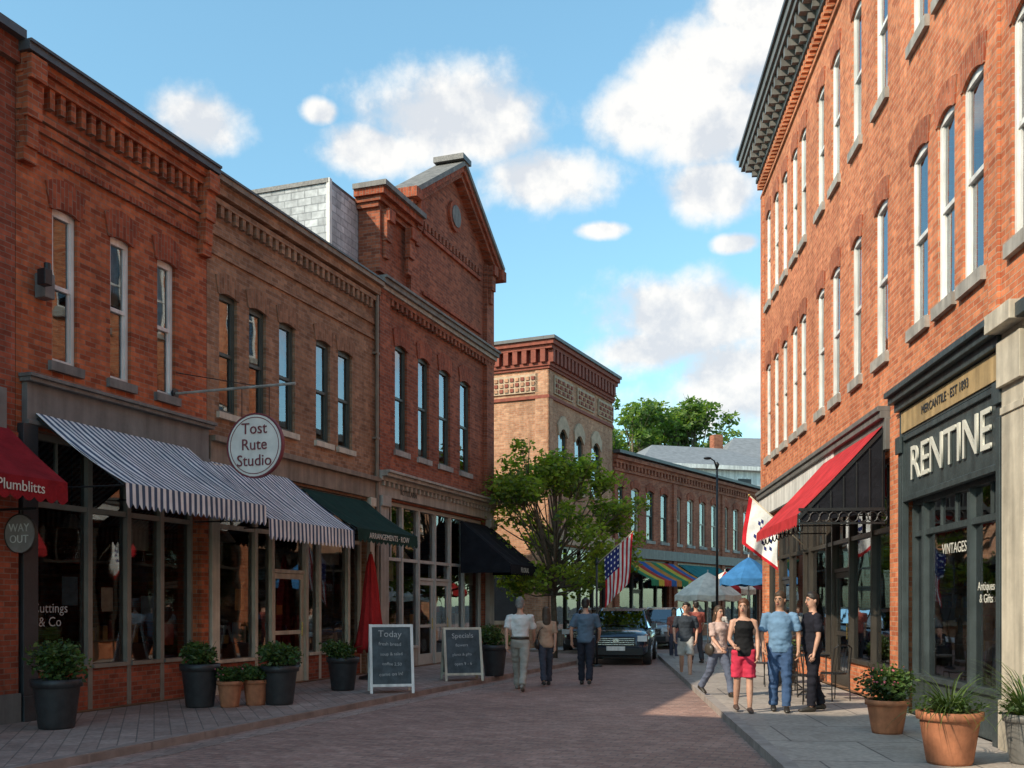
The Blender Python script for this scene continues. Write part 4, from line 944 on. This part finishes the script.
    if hs=='short': hr=[(1.575,.05,.035,-.06),(1.62,.072,.058,-.046),(1.66,.082,.08,-.03),(1.70,.083,.1,-.008),(1.745,.07,.092,-.002),(1.79,.024,.036,-.006)]
    else: hr=[(1.36,.05,.02,-.1),(1.42,.085,.035,-.09),(1.5,.096,.052,-.072),(1.58,.096,.066,-.05),(1.64,.093,.082,-.032),(1.70,.088,.1,-.01),(1.75,.07,.09,-.004),(1.79,.024,.034,-.006)]
    m.tube([HT((0,t[3],t[0])) for t in hr],[(t[1],t[2]) for t in hr],16,HR[hair],lat=lt); remesh(m,'hair',e,.013*far,1,.008)
    TC=cloth(top); m=MB()
    st=[(.87,.175,.128,-.005),(.95,.182,.132,-.005),(1.04,.172,.122+belly*.4,belly*.4),(1.12,.157*g+.006,.117+belly*.6,belly*.7),(1.22,.163*g+.008,.122+belly*.45,belly*.5),(1.33,.183*g+.004,.13+(.014 if fem else 0),.012),(1.41,.178*g,.108,0),(1.455,.115,.08,-.004),(1.478,.07,.066,-.006)]
    if sleeve=='none': st=[(a,b_-.006,c_-.004,d) for a,b_,c_,d in st]; st=st[:-2]+[(1.44,.12,.08,0)]
    if tuck: st=[(a,b_,c_,d) for a,b_,c_,d in st if a>.98]
    m.tube([T((0,t[3],t[0])) for t in st],[(t[1],t[2]) for t in st],20,TC,lat=(1,0,0))
    if sleeve!='none':
        for sp,E,W,d2,s in AR: m.tube([sp-V((s*.06,0,-.005)),sp,sp.lerp(E,.45),sp.lerp(E,.82)],[.055,.068,.066,.067],12,TC,lat=(0,1,0))
    remesh(m,'shirt',e,.015*far,2,.014)
    if tuck:
        m=MB(); m.tube([T((0,0,1.0)),T((0,0,1.045))],[(.178,.13),(.174,.127)],20,BELT,lat=(1,0,0)); m.build('belt',e,smooth=True)
    BC=cloth(bot); m=MB()
    m.tube([T((0,-.008,.84)),T((0,-.01,.92)),T((0,0,1.01))],[(.13,.105),(.176,.126),(.17,.122)],18,BC,lat=(1,0,0))
    if bottype=='trousers':
        for H,K,A,t in L: m.tube([H+V((0,0,.03)),H.lerp(K,.45),K,K.lerp(A,.5),A+V((0,-.005,.0))],[.1,.094,.076,.07,.068],14,BC,lat=(1,0,0))
    else:
        for H,K,A,t in L: m.tube([H+V((0,0,.03)),H.lerp(K,.45),H.lerp(K,.9)],[.1,.102,.098],14,BC,lat=(1,0,0))
    remesh(m,'lower_garment',e,.015*far,2,.013)
    m=MB(); SC=mat('shoe_%02d'%int(shoe[0]*99),shoe,.5,.2,8)
    for H,K,A,t in L:
        p=max(-.5,min(.6,-t*.55)) if A.z>.12 else 0; q=Matrix.Rotation(-p,3,'X')
        pts=[(-.075,-.045,.025,.02),(-.06,-.045,.036,.038),(0,-.035,.04,.05),(.08,-.05,.044,.034),(.14,-.057,.042,.026),(.185,-.062,.026,.016)]
        m.tube([A+q@V((0,a,b_)) for a,b_,c_,d in pts],[(c_,d) for a,b_,c_,d in pts],12,SC,lat=(1,0,0))
    m.build('shoes',e,smooth=True)
    if bag:
        m=MB(); s=bag; Hp=T((s*.21,-.02,.95)); m.ell(tuple(Hp),(.06,.14,.12),BRONZE); m.tube([Hp+V((0,0,.1)),T((s*.17,.08,1.3)),T((-s*.08,.03,1.46)),T((-s*.02,-.08,1.44)),T((s*.17,-.12,1.25)),Hp+V((0,-.05,.1))],[.009]*6,5,BRONZE); m.build('shoulder_bag',e,smooth=True)
    return e
person('walking_man',.16,19.9,-.1,-8,1.9,False,[(24,8),(-18,18)],[(-22,8,16),(24,8,28)],(.7,.68,.66),(.36,.33,.29),'trousers','grey',tuck=True,shoe=(.2,.18,.16))
person('walking_woman',.72,21.1,-.1,6,1.68,True,[(-14,14),(18,8)],[(16,6,18),(-16,6,14)],(.5,.32,.22),(.07,.075,.10),'trousers','brown','long',bag=-1)
person('walking_man',1.56,21.2,-.1,-8,1.86,False,[(14,5),(-12,14)],[(-8,18,22),(12,16,34)],(.11,.16,.22),(.03,.032,.045),'trousers','dark')
person('walking_man',4.03,23.2,-.1,172,1.78,False,[(16,6),(-12,20)],[(-12,12,35),(14,14,24)],(.045,.055,.07),(.52,.5,.47),'shorts','dark',shoe=(.3,.3,.3))
person('walking_woman',3.62,17.5,0,205,1.62,True,[(22,6),(-22,20)],[(-18,10,20),(20,8,30)],(.62,.45,.4),(.12,.14,.2),'trousers','brown','long',bag=1)
person('standing_woman',3.45,14.9,0,176,1.69,True,[(4,3),(-6,14)],[(2,10,25),(8,12,60)],(.018,.018,.02),(.6,.045,.09),'shorts','auburn','long',sleeve='none',turn=-20,shoe=(.08,.05,.04))
person('standing_man',4.02,15.0,0,168,1.8,False,[(5,2),(-5,6)],[(-4,14,22),(6,14,36)],(.17,.29,.44),(.06,.11,.22),'trousers','brown',belly=.035,skin=1,turn=-25)
person('standing_man',4.52,15.05,0,95,1.79,False,[(5,2),(-8,7)],[(0,7,14),(14,6,60)],(.018,.018,.026),(.018,.018,.024),'trousers','dark',belly=.015,turn=10)
person('walking_woman',5.1,31.5,-.1,170,1.62,True,[(10,6),(-10,14)],[(-10,8,20),(10,8,20)],(.4,.15,.12),(.1,.1,.14),'trousers','dark','long')
person('walking_man',5.75,32.6,-.1,190,1.75,False,[(10,6),(-10,14)],[(-10,8,20),(10,8,20)],(.45,.45,.44),(.06,.07,.1),'trousers','dark')
person('walking_woman',6.3,30.2,-.1,150,1.65,True,[(10,6),(-10,14)],[(-10,8,20),(10,8,20)],(.5,.48,.45),(.2,.2,.2),'shorts','brown','long')
person('walking_man',5.0,27.2,0,10,1.72,False,[(12,6),(-10,14)],[(-10,8,20),(10,8,20)],(.35,.1,.08),(.05,.05,.06),'trousers','dark')

# ------------------------------------------------------------------ world
SE=R(35); sd=Vector((-.80,-.60,0)).normalized()
w=bpy.data.worlds.new('World'); scene.world=w; w.use_nodes=True; nt=w.node_tree; bg=nt.nodes['Background']; bg.inputs[1].default_value=.15
sky=N(nt,'ShaderNodeTexSky'); sky.sky_type='NISHITA'; sky.sun_disc=False; sky.sun_elevation=SE; sky.sun_rotation=math.atan2(sd.x,sd.y); sky.air_density=1.0; sky.dust_density=.6; sky.ozone_density=1.2
tc=N(nt,'ShaderNodeTexCoord'); g=tc.outputs['Generated']; sp=N(nt,'ShaderNodeSeparateXYZ'); nt.links.new(g,sp.inputs[0])
az=math_n(nt,'ARCTAN2',sp.outputs[0],sp.outputs[1]); el=math_n(nt,'ARCSINE',sp.outputs[2])
blobs=[(205,125,58,34),(460,128,112,48),(370,150,52,26),(545,180,85,36),(690,72,92,58),(632,112,60,40),(715,190,66,30),(715,120,85,46),(745,5,48,22),(695,322,98,46),(735,385,90,62),(650,350,62,26),(738,243,26,10),(320,112,20,11),(600,230,30,9),(-300,200,200,60),(1500,150,260,80),(-900,300,300,60)]
cur=None
for px,py,rx_,ry_ in blobs:
    dx=px-512; a=math.atan2(dx,1000); e_=math.atan2(605-py,math.hypot(1000,dx)); k=math.cos(a)
    u=math_n(nt,'MULTIPLY',math_n(nt,'SUBTRACT',az,a),1000/rx_/k/k if abs(k)>.3 else 1000/rx_); v=math_n(nt,'MULTIPLY',math_n(nt,'SUBTRACT',el,e_),1000/ry_)
    d=math_n(nt,'ADD',math_n(nt,'MULTIPLY',u,u),math_n(nt,'MULTIPLY',v,v)); d=math_n(nt,'SUBTRACT',1,math_n(nt,'POWER',d,.5))
    cur=d if cur is None else math_n(nt,'MAXIMUM',cur,d)
cur=math_n(nt,'MAXIMUM',cur,-1.0)
n1=noise_n(nt,g,9,9,.58); 
vm=N(nt,'ShaderNodeVectorMath'); nt.links.new(g,vm.inputs[0]); vm.inputs[1].default_value=(-.02,-.01,.022); n2=noise_n(nt,vm.outputs[0],9,9,.58)
dens=math_n(nt,'ADD',cur,math_n(nt,'MULTIPLY',math_n(nt,'SUBTRACT',n1,.5),2.6))
cov=N(nt,'ShaderNodeMapRange'); cov.interpolation_type='SMOOTHSTEP'; nt.links.new(dens,cov.inputs[0]); cov.inputs[1].default_value=-.12; cov.inputs[2].default_value=.5
up=math_n(nt,'GREATER_THAN',sp.outputs[2],0); cf=math_n(nt,'MULTIPLY',cov.outputs[0],math_n(nt,'MULTIPLY',up,.97))
sh=remap(nt,math_n(nt,'SUBTRACT',n1,n2),-.08,.04,.0,1.0)
ccol=mix_rgb(nt,sh,(5.0,5.25,5.6),(6.9,6.8,6.6))
tint=mix_rgb(nt,remap(nt,sp.outputs[2],.05,.55,0,1),(1.2,1.58,1.45),(1.65,2.15,1.9))
skyc=mix_rgb(nt,1,sky.outputs[0],tint,'MULTIPLY')
nt.links.new(mix_rgb(nt,cf,skyc,ccol),bg.inputs[0])
sl=bpy.data.lights.new('sun','SUN'); sl.energy=5.0; sl.angle=R(.5); sl.color=(1,.86,.67); so=bpy.data.objects.new('sun',sl); COL.objects.link(so)
tos=Vector((sd.x*math.cos(SE),sd.y*math.cos(SE),math.sin(SE))); so.rotation_euler=tos.to_track_quat('Z','Y').to_euler(); so.location=(-20,-20,30)
c=bpy.data.cameras.new('camera'); c.sensor_width=36; c.lens=36*1000/1024; c.shift_y=221/1024; c.clip_end=2000; co=bpy.data.objects.new('camera',c); COL.objects.link(co)
co.location=(0,0,1.6); co.rotation_euler=(R(90),0,0); scene.camera=co
scene.view_settings.view_transform='Standard'; scene.view_settings.look='None'; scene.view_settings.exposure=0; scene.view_settings.gamma=1
